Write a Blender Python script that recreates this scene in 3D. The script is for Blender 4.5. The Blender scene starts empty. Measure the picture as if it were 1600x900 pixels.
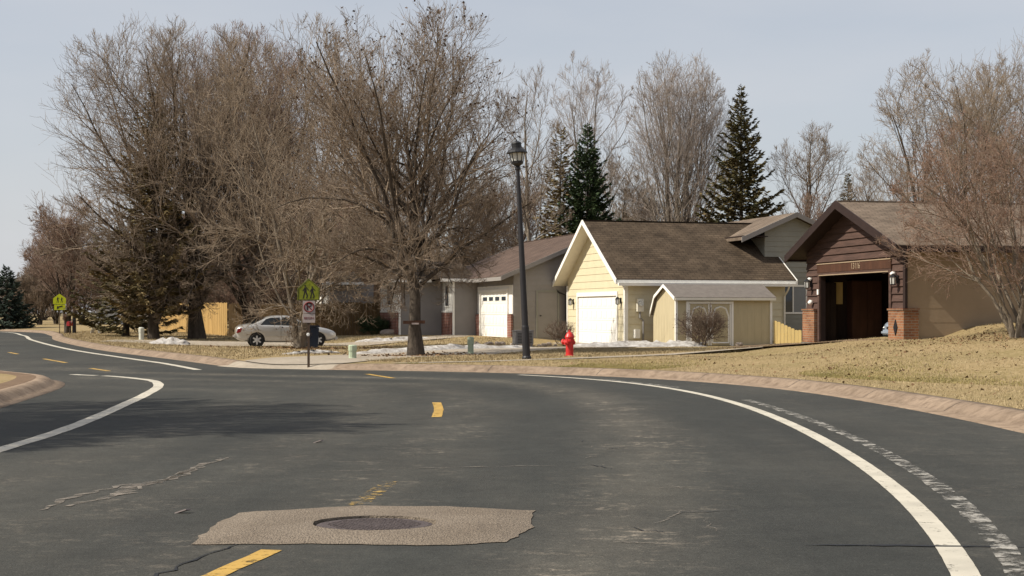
import bpy, bmesh, math, random
import numpy as np
from mathutils import Vector, Matrix
from mathutils.geometry import delaunay_2d_cdt
R = math.radians
scene = bpy.context.scene
COL = scene.collection

# ------------------------------------------------------------------ camera, light, exposure
CAM_H, F_PX, HORIZON = 1.40, 2222.0, 487.0
cam_data = bpy.data.cameras.new('camera')
cam_data.sensor_width = 36.0
cam_data.lens = 36.0 * F_PX / 1600.0
cam_data.shift_y = (HORIZON - 450.0) / 1600.0
cam_data.clip_end = 5000.0
cam = bpy.data.objects.new('camera', cam_data)
COL.objects.link(cam)
cam.location = (0, 0, CAM_H)
cam.rotation_euler = (R(90), 0, 0)
scene.camera = cam

SUN_EL = R(44)
sh = Vector((-0.964, -0.265, 0)).normalized()
to_sun = Vector((sh.x * math.cos(SUN_EL), sh.y * math.cos(SUN_EL), math.sin(SUN_EL)))
sun_d = bpy.data.lights.new('sun', 'SUN')
sun_d.energy = 4.6
sun_d.angle = R(0.5)
sun_d.color = (1.0, 0.93, 0.80)
sun = bpy.data.objects.new('sun', sun_d)
COL.objects.link(sun)
sun.rotation_euler = to_sun.to_track_quat('Z', 'Y').to_euler()

world = bpy.data.worlds.new('World')
scene.world = world
world.use_nodes = True
wn, wl = world.node_tree.nodes, world.node_tree.links
wn.clear()
w_out = wn.new('ShaderNodeOutputWorld')
w_bg = wn.new('ShaderNodeBackground')
w_sky = wn.new('ShaderNodeTexSky')
w_sky.sky_type = 'NISHITA'
w_sky.sun_disc = False
w_sky.sun_elevation = SUN_EL
w_sky.sun_rotation = math.atan2(sh.x, sh.y)
w_sky.air_density = 1.0
w_sky.dust_density = 1.6
w_sky.ozone_density = 1.0
# thin high cloud veiling the blue
w_tc = wn.new('ShaderNodeTexCoord')
w_map = wn.new('ShaderNodeMapping')
w_map.inputs['Scale'].default_value = (1.2, 1.2, 5.0)
w_noi = wn.new('ShaderNodeTexNoise')
w_noi.inputs['Scale'].default_value = 2.2
w_noi.inputs['Detail'].default_value = 5.0
w_rng = wn.new('ShaderNodeMapRange')
w_rng.inputs['From Min'].default_value = 0.3
w_rng.inputs['From Max'].default_value = 0.75
w_rng.inputs['To Min'].default_value = 0.55
w_rng.inputs['To Max'].default_value = 0.86
w_mix = wn.new('ShaderNodeMix')
w_mix.data_type = 'RGBA'
w_mix.inputs['B'].default_value = (5.75, 5.85, 6.15, 1)
wl.new(w_tc.outputs['Generated'], w_map.inputs['Vector'])
wl.new(w_map.outputs['Vector'], w_noi.inputs['Vector'])
wl.new(w_noi.outputs['Fac'], w_rng.inputs['Value'])
wl.new(w_rng.outputs['Result'], w_mix.inputs['Factor'])
wl.new(w_sky.outputs['Color'], w_mix.inputs['A'])
wl.new(w_mix.outputs['Result'], w_bg.inputs['Color'])
wl.new(w_bg.outputs['Background'], w_out.inputs['Surface'])
w_bg.inputs['Strength'].default_value = 0.085

scene.view_settings.view_transform = 'Standard'
scene.view_settings.look = 'None'
scene.view_settings.gamma = 1.0
scene.view_settings.exposure = 0.45
scene.render.engine = 'CYCLES'
scene.cycles.max_bounces = 5
scene.cycles.transparent_max_bounces = 12

# ------------------------------------------------------------------ materials
def inp(n, name, v):
    n.inputs[name].default_value = v

def mat(name, color, rough=0.8, var=0.18, scale=3.0, bump=0.0, bscale=None, metallic=0.0, color2=None, spec=0.3, detail=4.0, world_pos=False, stretch=None, coat=0.0):
    m = bpy.data.materials.new(name)
    m.use_nodes = True
    n, l = m.node_tree.nodes, m.node_tree.links
    b = n['Principled BSDF']
    inp(b, 'Roughness', rough); inp(b, 'Metallic', metallic); inp(b, 'Specular IOR Level', spec)
    if coat: inp(b, 'Coat Weight', coat); inp(b, 'Coat Roughness', 0.08)
    if world_pos:
        g = n.new('ShaderNodeNewGeometry'); src = g.outputs['Position']
    else:
        g = n.new('ShaderNodeTexCoord'); src = g.outputs['Object']
    if stretch:
        mp = n.new('ShaderNodeMapping'); inp(mp, 'Scale', stretch)
        l.new(src, mp.inputs['Vector']); src = mp.outputs['Vector']
    t = n.new('ShaderNodeTexNoise'); inp(t, 'Scale', scale); inp(t, 'Detail', detail); inp(t, 'Roughness', 0.65)
    l.new(src, t.inputs['Vector'])
    r = n.new('ShaderNodeValToRGB')
    c = Vector(color)
    if color2 is None:
        a, z = c * (1 - var), c * (1 + var)
    else:
        a, z = c, Vector(color2)
    r.color_ramp.elements[0].position = 0.32; r.color_ramp.elements[1].position = 0.68
    r.color_ramp.elements[0].color = (*a, 1); r.color_ramp.elements[1].color = (*z, 1)
    l.new(t.outputs['Fac'], r.inputs['Fac'])
    l.new(r.outputs['Color'], b.inputs['Base Color'])
    if bump:
        t2 = n.new('ShaderNodeTexNoise'); inp(t2, 'Scale', bscale or scale * 4); inp(t2, 'Detail', 3.0)
        l.new(src, t2.inputs['Vector'])
        bp = n.new('ShaderNodeBump'); inp(bp, 'Strength', bump); inp(bp, 'Distance', 0.02)
        l.new(t2.outputs['Fac'], bp.inputs['Height'])
        l.new(bp.outputs['Normal'], b.inputs['Normal'])
    return m

def two_scale(name, c1, c2, c3, s1, s2, rough=0.9, bump=0.3, bscale=20.0, mix=0.5, stretch=None):
    """ground-like material: broad patches of c1/c2 with fine flecks of c3"""
    m = bpy.data.materials.new(name); m.use_nodes = True
    n, l = m.node_tree.nodes, m.node_tree.links
    b = n['Principled BSDF']; inp(b, 'Roughness', rough); inp(b, 'Specular IOR Level', 0.15)
    g = n.new('ShaderNodeNewGeometry'); src = g.outputs['Position']
    if stretch:
        mp = n.new('ShaderNodeMapping'); inp(mp, 'Scale', stretch); l.new(src, mp.inputs['Vector']); src = mp.outputs['Vector']
    def noise(s, d=4.0):
        t = n.new('ShaderNodeTexNoise'); inp(t, 'Scale', s); inp(t, 'Detail', d); inp(t, 'Roughness', 0.7)
        l.new(src, t.inputs['Vector']); return t.outputs['Fac']
    def ramp(f, p0, p1, a, z):
        r = n.new('ShaderNodeValToRGB'); e = r.color_ramp.elements
        e[0].position = p0; e[1].position = p1; e[0].color = (*a, 1); e[1].color = (*z, 1)
        l.new(f, r.inputs['Fac']); return r.outputs['Color']
    base = ramp(noise(s1), 0.35, 0.65, c1, c2)
    k = ramp(noise(s2, 3.0), 0.42, 0.72, (0, 0, 0), (mix, mix, mix))
    mx = n.new('ShaderNodeMix'); mx.data_type = 'RGBA'; inp(mx, 'B', (*c3, 1))
    l.new(k, mx.inputs['Factor']); l.new(base, mx.inputs['A'])
    l.new(mx.outputs['Result'], b.inputs['Base Color'])
    bp = n.new('ShaderNodeBump'); inp(bp, 'Strength', bump); inp(bp, 'Distance', 0.03)
    l.new(noise(bscale, 2.0), bp.inputs['Height']); l.new(bp.outputs['Normal'], b.inputs['Normal'])
    return m

def brick_mat(name, c1, c2, mortar, w=0.22, h=0.075, msize=0.012, plane='YZ', offset=0.5, bump=0.5, rough=0.9, weather=0.25):
    m = bpy.data.materials.new(name); m.use_nodes = True
    n, l = m.node_tree.nodes, m.node_tree.links
    b = n['Principled BSDF']; inp(b, 'Roughness', rough); inp(b, 'Specular IOR Level', 0.15)
    g = n.new('ShaderNodeTexCoord')
    sp = n.new('ShaderNodeSeparateXYZ'); cb = n.new('ShaderNodeCombineXYZ')
    l.new(g.outputs['Object'], sp.inputs['Vector'])
    ax = {'YZ': ('Y', 'Z'), 'XZ': ('X', 'Z'), 'XY': ('X', 'Y')}[plane]
    if plane == 'BOTH':
        pass
    add = n.new('ShaderNodeMath'); add.operation = 'ADD'
    if plane == 'YZ':
        l.new(sp.outputs['X'], add.inputs[0]); l.new(sp.outputs['Y'], add.inputs[1])
        l.new(add.outputs[0], cb.inputs['X']); l.new(sp.outputs['Z'], cb.inputs['Y'])
    else:
        l.new(sp.outputs[ax[0]], cb.inputs['X']); l.new(sp.outputs[ax[1]], cb.inputs['Y'])
    t = n.new('ShaderNodeTexBrick')
    inp(t, 'Scale', 1.0); inp(t, 'Brick Width', w); inp(t, 'Row Height', h); inp(t, 'Mortar Size', msize); inp(t, 'Mortar Smooth', 0.2)
    inp(t, 'Color1', (*c1, 1)); inp(t, 'Color2', (*c2, 1)); inp(t, 'Mortar', (*mortar, 1)); inp(t, 'Bias', 0.0)
    t.offset = offset
    l.new(cb.outputs['Vector'], t.inputs['Vector'])
    ns = n.new('ShaderNodeTexNoise'); inp(ns, 'Scale', 1.4); inp(ns, 'Detail', 6.0)
    l.new(g.outputs['Object'], ns.inputs['Vector'])
    rp = n.new('ShaderNodeMapRange'); inp(rp, 'From Min', 0.3); inp(rp, 'From Max', 0.7); inp(rp, 'To Min', 1 - weather); inp(rp, 'To Max', 1 + weather)
    l.new(ns.outputs['Fac'], rp.inputs['Value'])
    mu = n.new('ShaderNodeVectorMath'); mu.operation = 'SCALE'
    l.new(t.outputs['Color'], mu.inputs[0]); l.new(rp.outputs['Result'], mu.inputs['Scale'])
    l.new(mu.outputs['Vector'], b.inputs['Base Color'])
    bp = n.new('ShaderNodeBump'); inp(bp, 'Strength', bump); inp(bp, 'Distance', 0.01); bp.invert = True
    l.new(t.outputs['Fac'], bp.inputs['Height']); l.new(bp.outputs['Normal'], b.inputs['Normal'])
    return m

def worn_paint(name, color, wear_lo, wear_hi, scale=6.0, stretch=(1, 1, 1)):
    m = bpy.data.materials.new(name); m.use_nodes = True
    n, l = m.node_tree.nodes, m.node_tree.links
    b = n['Principled BSDF']; inp(b, 'Roughness', 0.7)
    g = n.new('ShaderNodeNewGeometry')
    mp = n.new('ShaderNodeMapping'); inp(mp, 'Scale', stretch); l.new(g.outputs['Position'], mp.inputs['Vector'])
    t = n.new('ShaderNodeTexNoise'); inp(t, 'Scale', scale); inp(t, 'Detail', 8.0); inp(t, 'Roughness', 0.75)
    l.new(mp.outputs['Vector'], t.inputs['Vector'])
    r = n.new('ShaderNodeMapRange'); inp(r, 'From Min', wear_lo); inp(r, 'From Max', wear_hi)
    l.new(t.outputs['Fac'], r.inputs['Value']); l.new(r.outputs['Result'], b.inputs['Alpha'])
    t2 = n.new('ShaderNodeTexNoise'); inp(t2, 'Scale', 2.5); inp(t2, 'Detail', 6.0)
    l.new(g.outputs['Position'], t2.inputs['Vector'])
    rp = n.new('ShaderNodeValToRGB'); e = rp.color_ramp.elements
    c = Vector(color); e[0].position = 0.3; e[1].position = 0.6
    e[0].color = (*(c * 0.78), 1); e[1].color = (*c, 1)
    l.new(t2.outputs['Fac'], rp.inputs['Fac']); l.new(rp.outputs['Color'], b.inputs['Base Color'])
    return m

def asphalt_mat():
    m = bpy.data.materials.new('asphalt'); m.use_nodes = True
    n, l = m.node_tree.nodes, m.node_tree.links
    b = n['Principled BSDF']; inp(b, 'Roughness', 0.85); inp(b, 'Specular IOR Level', 0.25)
    g = n.new('ShaderNodeNewGeometry')
    def noise(s, d=4.0, st=(1, 1, 1), rot=0.0, ro=0.6):
        mp = n.new('ShaderNodeMapping'); inp(mp, 'Scale', st); mp.inputs['Rotation'].default_value[2] = rot
        l.new(g.outputs['Position'], mp.inputs['Vector'])
        t = n.new('ShaderNodeTexNoise'); inp(t, 'Scale', s); inp(t, 'Detail', d); inp(t, 'Roughness', ro)
        l.new(mp.outputs['Vector'], t.inputs['Vector']); return t.outputs['Fac']
    def rng(f, a, z, lo, hi):
        r = n.new('ShaderNodeMapRange'); inp(r, 'From Min', a); inp(r, 'From Max', z); inp(r, 'To Min', lo); inp(r, 'To Max', hi)
        l.new(f, r.inputs['Value']); return r.outputs['Result']
    def math2(op, a, c):
        k = n.new('ShaderNodeMath'); k.operation = op
        for i, v in enumerate((a, c)):
            if isinstance(v, (int, float)): k.inputs[i].default_value = v
            else: l.new(v, k.inputs[i])
        return k.outputs[0]
    broad = rng(noise(0.22, 5.0), 0.3, 0.7, 0.80, 1.22)
    fine = rng(noise(70.0, 3.0, ro=0.8), 0.30, 0.70, 0.58, 1.42)
    fine = math2('MULTIPLY', fine, rng(noise(22.0, 3.0), 0.3, 0.7, 0.84, 1.16))
    mid = rng(noise(3.0, 6.0, ro=0.75), 0.3, 0.7, 0.80, 1.20)
    v = math2('MULTIPLY', math2('MULTIPLY', broad, fine), mid)
    # dust and scuffs worn into the lane, long streaks across the travel direction and along it
    s1 = rng(noise(1.6, 7.0, (0.55, 0.9, 1), 0.1, 0.72), 0.56, 0.74, 0.0, 0.55)
    s2 = rng(noise(0.55, 4.0, (1.3, 0.25, 1), -0.12), 0.46, 0.70, 0.0, 0.55)
    fl = rng(noise(9.0, 6.0, (0.7, 1.0, 1), 0.0, 0.8), 0.62, 0.72, 0.0, 0.6)
    sc = math2('ADD', math2('MULTIPLY', s1, s2), math2('MULTIPLY', math2('MULTIPLY', fl, s2), 0.9))
    sc = math2('ADD', sc, math2('MULTIPLY', s2, 0.22))
    at = n.new('ShaderNodeAttribute'); at.attribute_name = 'wear'
    soft = rng(noise(1.1, 6.0, (1.0, .45, 1), 0.05, 0.7), 0.30, 0.70, 0.25, 1.0)
    flake = rng(noise(7.5, 7.0, (0.8, 1.0, 1), 0.3, 0.8), 0.51, 0.62, 0.0, 1.0)
    clump = rng(noise(1.3, 3.0), 0.46, 0.60, 0.0, 1.0)
    wv = math2('ADD', math2('MULTIPLY', soft, 0.42), 0.02)
    fk = math2('MULTIPLY', math2('MULTIPLY', flake, clump), at.outputs['Fac'])
    sc = math2('ADD', sc, math2('MULTIPLY', wv, at.outputs['Fac']))
    mx = n.new('ShaderNodeMix'); mx.data_type = 'RGBA'
    inp(mx, 'A', (0.0310, 0.0318, 0.0285, 1)); inp(mx, 'B', (0.135, 0.120, 0.096, 1))
    cl = n.new('ShaderNodeClamp'); l.new(sc, cl.inputs['Value']); l.new(cl.outputs['Result'], mx.inputs['Factor'])
    speck = rng(noise(36.0, 2.0, ro=0.5), 0.62, 0.72, 0.0, 0.38)
    fk = math2('ADD', fk, math2('MULTIPLY', speck, math2('ADD', math2('MULTIPLY', at.outputs['Fac'], 0.7), 0.22)))
    mx2 = n.new('ShaderNodeMix'); mx2.data_type = 'RGBA'; inp(mx2, 'B', (0.23, 0.195, 0.155, 1))
    l.new(fk, mx2.inputs['Factor']); l.new(mx.outputs['Result'], mx2.inputs['A'])
    mu = n.new('ShaderNodeVectorMath'); mu.operation = 'SCALE'
    l.new(mx2.outputs['Result'], mu.inputs[0]); l.new(v, mu.inputs['Scale'])
    l.new(mu.outputs['Vector'], b.inputs['Base Color'])
    bp = n.new('ShaderNodeBump'); inp(bp, 'Strength', 0.6); inp(bp, 'Distance', 0.008)
    l.new(noise(75.0, 2.0), bp.inputs['Height']); l.new(bp.outputs['Normal'], b.inputs['Normal'])
    return m

def glass_mat(name, color=(0.02, 0.025, 0.03), rough=0.05):
    m = mat(name, color, rough=rough, var=0.05, spec=0.6)
    return m

M = {}
M['asphalt'] = asphalt_mat()
M['lawn'] = two_scale('lawn_turf', (0.27, 0.195, 0.10), (0.20, 0.155, 0.068), (0.36, 0.27, 0.155), 0.35, 7.0, bump=0.6, bscale=30.0, mix=0.75)
M['far_ground'] = two_scale('far_earth', (0.17, 0.13, 0.07), (0.12, 0.10, 0.05), (0.2, 0.16, 0.09), 0.05, 0.5)
M['curb'] = two_scale('curb_concrete', (0.205, 0.152, 0.110), (0.285, 0.215, 0.158), (0.12, 0.085, 0.06), 0.9, 6.0, bump=0.4, bscale=40.0, mix=0.8)
M['drive'] = two_scale('driveway_concrete', (0.36, 0.31, 0.25), (0.29, 0.25, 0.20), (0.2, 0.16, 0.12), 0.8, 8.0, bump=0.2, mix=0.5)
M['patch'] = two_scale('patch_asphalt', (0.20, 0.162, 0.125), (0.255, 0.21, 0.165), (0.11, 0.088, 0.07), 2.0, 45.0, bump=0.8, bscale=70.0, mix=0.8)
M['dirt'] = two_scale('bare_dirt', (0.20, 0.135, 0.09), (0.15, 0.10, 0.065), (0.09, 0.06, 0.04), 1.5, 14.0, bump=0.6, mix=0.6)
M['dust'] = two_scale('asphalt_dust', (0.12, 0.105, 0.085), (0.09, 0.08, 0.07), (0.16, 0.14, 0.11), 1.0, 8.0)
M['snow'] = two_scale('old_snow', (0.36, 0.34, 0.32), (0.52, 0.50, 0.48), (0.16, 0.13, 0.105), 2.2, 4.5, rough=0.8, bump=0.9, bscale=7.0, mix=0.85)
M['white_line'] = worn_paint('white_line_paint', (0.50, 0.46, 0.38), 0.33, 0.43, 9.0)
M['faded_line'] = worn_paint('faded_white_paint', (0.34, 0.32, 0.285), 0.47, 0.60, 5.5)
M['yellow_line'] = worn_paint('yellow_line_paint', (0.44, 0.27, 0.055), 0.36, 0.47, 8.0)
M['worn_yellow'] = worn_paint('worn_yellow_paint', (0.44, 0.29, 0.08), 0.51, 0.62, 9.0)
M['scuff'] = worn_paint('scuffed_asphalt', (0.21, 0.178, 0.145), 0.40, 0.62, 6.0, (0.8, 1.2, 1))
M['crack'] = mat('crack_tar', (0.012, 0.012, 0.013), rough=0.6)
M['iron'] = mat('cast_iron', (0.085, 0.068, 0.066), rough=0.7, var=0.35, scale=30, metallic=0.2, bump=0.5, bscale=60)
M['yellow_siding'] = mat('yellow_siding', (0.59, 0.525, 0.365), rough=0.6, var=0.05, scale=2.0)
M['tan_siding'] = mat('tan_siding', (0.50, 0.425, 0.265), rough=0.7, var=0.06, scale=2.0)
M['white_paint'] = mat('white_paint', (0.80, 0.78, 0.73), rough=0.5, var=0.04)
M['trim_cream'] = mat('cream_trim', (0.74, 0.70, 0.60), rough=0.55, var=0.05)
M['shed_siding'] = mat('shed_siding', (0.45, 0.385, 0.25), rough=0.7, var=0.06, stretch=(1, 1, 0.2), scale=6)
M['shed_roof'] = mat('shed_roof', (0.15, 0.13, 0.115), rough=0.8, var=0.14, scale=5)
M['shingle'] = brick_mat('brown_shingles', (0.060, 0.043, 0.029), (0.086, 0.063, 0.043), (0.036, 0.026, 0.018), 0.30, 0.14, 0.012, 'XY', 0.5, 0.6, weather=0.35)
M['red_shingle'] = brick_mat('reddish_shingles', (0.088, 0.060, 0.049), (0.112, 0.078, 0.062), (0.055, 0.038, 0.03), 0.30, 0.14, 0.012, 'XY', 0.5, 0.6)
M['tan_shingle'] = brick_mat('weathered_shingles', (0.135, 0.103, 0.078), (0.175, 0.135, 0.102), (0.085, 0.064, 0.05), 0.30, 0.14, 0.012, 'XY', 0.5, 0.6)
M['grey_siding'] = mat('grey_siding', (0.255, 0.25, 0.215), rough=0.7, var=0.06, scale=1.5)
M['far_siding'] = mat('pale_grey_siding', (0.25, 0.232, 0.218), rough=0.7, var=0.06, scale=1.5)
M['brown_siding'] = mat('brown_cedar', (0.070, 0.040, 0.031), rough=0.75, var=0.28, scale=4.0, stretch=(1, 0.3, 3), bump=0.2)
M['brown_trim'] = mat('dark_brown_trim', (0.024, 0.013, 0.011), rough=0.7, var=0.2)
M['khaki_siding'] = mat('khaki_siding', (0.30, 0.225, 0.15), rough=0.75, var=0.08, scale=1.2)
M['brick'] = brick_mat('orange_brick', (0.27, 0.125, 0.06), (0.185, 0.075, 0.04), (0.24, 0.185, 0.135), 0.21, 0.075, 0.010)
M['red_brick'] = brick_mat('red_brick', (0.22, 0.07, 0.05), (0.17, 0.055, 0.04), (0.3, 0.24, 0.2), 0.21, 0.075, 0.012)
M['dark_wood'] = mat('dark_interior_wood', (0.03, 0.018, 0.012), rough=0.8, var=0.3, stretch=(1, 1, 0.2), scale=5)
M['panel_wood'] = mat('reddish_wood_panel', (0.062, 0.027, 0.015), rough=0.7, var=0.25, stretch=(1, 1, 0.2), scale=5)
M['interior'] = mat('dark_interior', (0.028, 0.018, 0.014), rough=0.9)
M['floor_conc'] = mat('garage_floor', (0.14, 0.12, 0.10), rough=0.85)
M['lumber'] = mat('new_pine_boards', (0.60, 0.45, 0.19), rough=0.75, var=0.10, stretch=(1, 1, 0.15), scale=9)
M['cedar'] = mat('weathered_cedar_boards', (0.14, 0.09, 0.042), rough=0.85, var=0.25, stretch=(1, 1, 0.12), scale=6)  # fence face towards the camera: its shade is put into this dark colour
M['fresh_cedar'] = mat('golden_cedar_boards', (0.37, 0.235, 0.085), rough=0.85, var=0.2, stretch=(1, 1, 0.12), scale=6)  # same fence wood on the sun side, sunlight put into the brighter colour
M['black_metal'] = mat('black_metal', (0.012, 0.012, 0.014), rough=0.45, var=0.2, spec=0.4)
M['dark_post'] = mat('dark_bronze_post', (0.022, 0.021, 0.024), rough=0.5, var=0.15)
M['lamp_glass'] = mat('frosted_glass', (0.55, 0.55, 0.52), rough=0.2, var=0.05)
M['steel'] = mat('galvanised_steel', (0.33, 0.33, 0.33), rough=0.5, metallic=0.6)
M['rust_post'] = mat('rusty_sign_post', (0.07, 0.045, 0.03), rough=0.8, var=0.3, scale=12)
M['lime'] = mat('lime_reflective', (0.46, 0.50, 0.012), rough=0.5, var=0.10, scale=5)
M['lime_old'] = mat('lime_weathered', (0.17, 0.185, 0.012), rough=0.6, var=0.35, scale=9)  # dimmed, mottled copy of the lime: speckled tree shade painted into the colour
M['sign_white'] = mat('sign_white', (0.36, 0.30, 0.28), rough=0.55, var=0.08)
M['sign_black'] = mat('sign_black', (0.018, 0.014, 0.012), rough=0.6)
M['sign_red'] = mat('sign_dull_red', (0.16, 0.022, 0.022), rough=0.6)
M['hydrant_red'] = mat('hydrant_red', (0.50, 0.022, 0.02), rough=0.42, var=0.2, scale=8, spec=0.45)
M['mail_red'] = mat('mailbox_red', (0.25, 0.015, 0.018), rough=0.45, var=0.15)
M['pedestal'] = mat('pale_green_plastic', (0.36, 0.42, 0.30), rough=0.6, var=0.08)
M['pedestal_white'] = mat('pale_plastic', (0.55, 0.55, 0.48), rough=0.6, var=0.08)
M['car_paint'] = mat('silver_car_paint', (0.46, 0.445, 0.42), rough=0.34, var=0.03, metallic=0.55, spec=0.5, coat=0.6)
M['car_blue'] = mat('pale_blue_car_paint', (0.36, 0.42, 0.50), rough=0.32, var=0.03, metallic=0.4, coat=0.6)
M['glass'] = glass_mat('dark_glass')
M['pane'] = glass_mat('window_pane', (0.035, 0.045, 0.06), 0.03)
M['pane_grey'] = glass_mat('curtained_pane', (0.16, 0.17, 0.18), 0.2)
M['rubber'] = mat('rubber', (0.016, 0.016, 0.016), rough=0.9)
M['alloy'] = mat('alloy', (0.55, 0.55, 0.55), rough=0.35, metallic=0.7)
M['tail_red'] = mat('tail_lamp_red', (0.28, 0.012, 0.018), rough=0.2)
M['clear_lens'] = mat('clear_lens', (0.62, 0.62, 0.62), rough=0.15)
M['bin_blue'] = mat('navy_plastic', (0.022, 0.033, 0.062), rough=0.55)
M['grey_box'] = mat('grey_enclosure', (0.26, 0.25, 0.25), rough=0.6, var=0.1)
M['rock'] = mat('field_stone', (0.33, 0.27, 0.22), rough=0.9, var=0.25, bump=0.5)
M['bark'] = mat('grey_bark', (0.066, 0.052, 0.040), rough=0.95, var=0.4, scale=9, bump=1.0, bscale=22, stretch=(1, 1, 0.35))
M['bark_pale'] = mat('pale_bark', (0.17, 0.14, 0.108), rough=0.95, var=0.35, scale=9, bump=0.8, bscale=22, stretch=(1, 1, 0.35))
M['twig_grey'] = mat('grey_twigs', (0.215, 0.165, 0.122), rough=0.9, var=0.3, scale=1.5)
M['twig_tan'] = mat('tan_twigs', (0.245, 0.190, 0.138), rough=0.9, var=0.3, scale=1.5)
M['twig_red'] = mat('reddish_twigs', (0.235, 0.160, 0.120), rough=0.9, var=0.3, scale=1.5)
M['twig_pale'] = mat('pale_twigs', (0.30, 0.25, 0.215), rough=0.9, var=0.25, scale=1.5)
M['shrub_twig'] = mat('brown_shrub_twigs', (0.115, 0.082, 0.062), rough=0.9, var=0.3)
M['dead_leaf'] = mat('dead_leaves', (0.075, 0.042, 0.024), rough=0.9, var=0.4, scale=2)
M['bud'] = mat('reddish_buds', (0.185, 0.10, 0.068), rough=0.9, var=0.35, scale=2)
M['needle'] = mat('dark_green_needles', (0.022, 0.042, 0.017), rough=0.8, color2=(0.05, 0.078, 0.026), scale=1.3)
M['needle_olive'] = mat('olive_needles', (0.055, 0.058, 0.020), rough=0.8, color2=(0.12, 0.085, 0.034), scale=0.9)
M['needle_brown'] = mat('browning_needles', (0.085, 0.074, 0.030), rough=0.8, color2=(0.215, 0.15, 0.068), scale=1.1)
M['needle_blue'] = mat('blue_green_needles', (0.020, 0.034, 0.024), rough=0.8, color2=(0.042, 0.058, 0.04), scale=1.3)
M['grass'] = mat('dry_grass_blades', (0.205, 0.160, 0.082), rough=0.9, color2=(0.44, 0.345, 0.21), scale=1.1, detail=8.0, world_pos=True)
M['green_grass'] = mat('greening_grass_blades', (0.17, 0.155, 0.048), rough=0.9, color2=(0.33, 0.265, 0.115), scale=1.2, world_pos=True)
M['leaf_litter'] = mat('leaf_litter', (0.08, 0.046, 0.022), rough=0.9, color2=(0.22, 0.13, 0.065), scale=4, world_pos=True)

# ------------------------------------------------------------------ mesh helpers
class MB:
    """collects shapes and links them as ONE mesh object"""
    def __init__(self, T=None):
        self.v, self.f, self.T = [], [], T
    def add(self, vs, fs):
        o = len(self.v)
        if self.T is not None: vs = [self.T @ Vector(p) for p in vs]
        self.v += [tuple(p) for p in vs]
        self.f += [tuple(i + o for i in f) for f in fs]
        return self
    def box(self, x0, x1, y0, y1, z0, z1):
        x0, x1 = min(x0, x1), max(x0, x1); y0, y1 = min(y0, y1), max(y0, y1); z0, z1 = min(z0, z1), max(z0, z1)
        return self.add([(x0, y0, z0), (x1, y0, z0), (x1, y1, z0), (x0, y1, z0), (x0, y0, z1), (x1, y0, z1), (x1, y1, z1), (x0, y1, z1)],
                        [(0, 3, 2, 1), (4, 5, 6, 7), (0, 1, 5, 4), (1, 2, 6, 5), (2, 3, 7, 6), (3, 0, 4, 7)])
    def prism(self, poly, fn, a, b):
        """poly: list of 2D points; fn(u,v,t)->xyz; extruded from t=a to t=b"""
        n = len(poly)
        vs = [fn(u, v, a) for u, v in poly] + [fn(u, v, b) for u, v in poly]
        fs = [tuple(range(n - 1, -1, -1)), tuple(range(n, 2 * n))]
        fs += [(i, (i + 1) % n, n + (i + 1) % n, n + i) for i in range(n)]
        return self.add(vs, fs)
    def tube(self, pts, rad, n=8, caps=True):
        pts = [Vector(p) for p in pts]
        rad = [rad] * len(pts) if isinstance(rad, (int, float)) else rad
        vs, fs = [], []
        for i, p in enumerate(pts):
            t = (pts[min(i + 1, len(pts) - 1)] - pts[max(i - 1, 0)]).normalized()
            ref = Vector((1, 0, 0)) if abs(t.x) < 0.9 else Vector((0, 1, 0))
            u = t.cross(ref).normalized(); w = t.cross(u)
            for k in range(n):
                a = 2 * math.pi * k / n
                vs.append(p + (u * math.cos(a) + w * math.sin(a)) * rad[i])
        for i in range(len(pts) - 1):
            for k in range(n):
                fs.append((i * n + k, i * n + (k + 1) % n, (i + 1) * n + (k + 1) % n, (i + 1) * n + k))
        if caps:
            fs.append(tuple(range(n - 1, -1, -1))); fs.append(tuple(range((len(pts) - 1) * n, len(pts) * n)))
        return self.add(vs, fs)
    def lathe(self, prof, n=16, c=(0, 0, 0), axis='Z', squash=1.0):
        vs, fs = [], []
        for r, z in prof:
            for k in range(n):
                a = 2 * math.pi * k / n
                p = (r * math.cos(a), r * math.sin(a) * squash, z)
                if axis == 'X': p = (z, r * math.cos(a), r * math.sin(a))
                if axis == 'Y': p = (r * math.cos(a), z, r * math.sin(a))
                vs.append((p[0] + c[0], p[1] + c[1], p[2] + c[2]))
        for i in range(len(prof) - 1):
            for k in range(n):
                fs.append((i * n + k, i * n + (k + 1) % n, (i + 1) * n + (k + 1) % n, (i + 1) * n + k))
        fs.append(tuple(range(n - 1, -1, -1))); fs.append(tuple(range((len(prof) - 1) * n, len(prof) * n)))
        return self.add(vs, fs)
    def build(self, name, m, parent=None, smooth=False, bevel=0.0, subsurf=0):
        me = bpy.data.meshes.new(name)
        me.from_pydata(self.v, [], self.f)
        me.validate()
        bm = bmesh.new(); bm.from_mesh(me)
        bmesh.ops.recalc_face_normals(bm, faces=bm.faces)
        if bevel:
            bmesh.ops.bevel(bm, geom=[e for e in bm.edges if len(e.link_faces) == 2 and e.calc_face_angle(0) > 0.6], offset=bevel, segments=2, affect='EDGES', clamp_overlap=True)
        bm.to_mesh(me); bm.free()
        if smooth: me.shade_smooth()
        me.materials.append(m)
        o = bpy.data.objects.new(name, me); COL.objects.link(o)
        if subsurf:
            s = o.modifiers.new('subsurf', 'SUBSURF'); s.levels = s.render_levels = subsurf
        if parent: o.parent = parent
        return o

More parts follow.
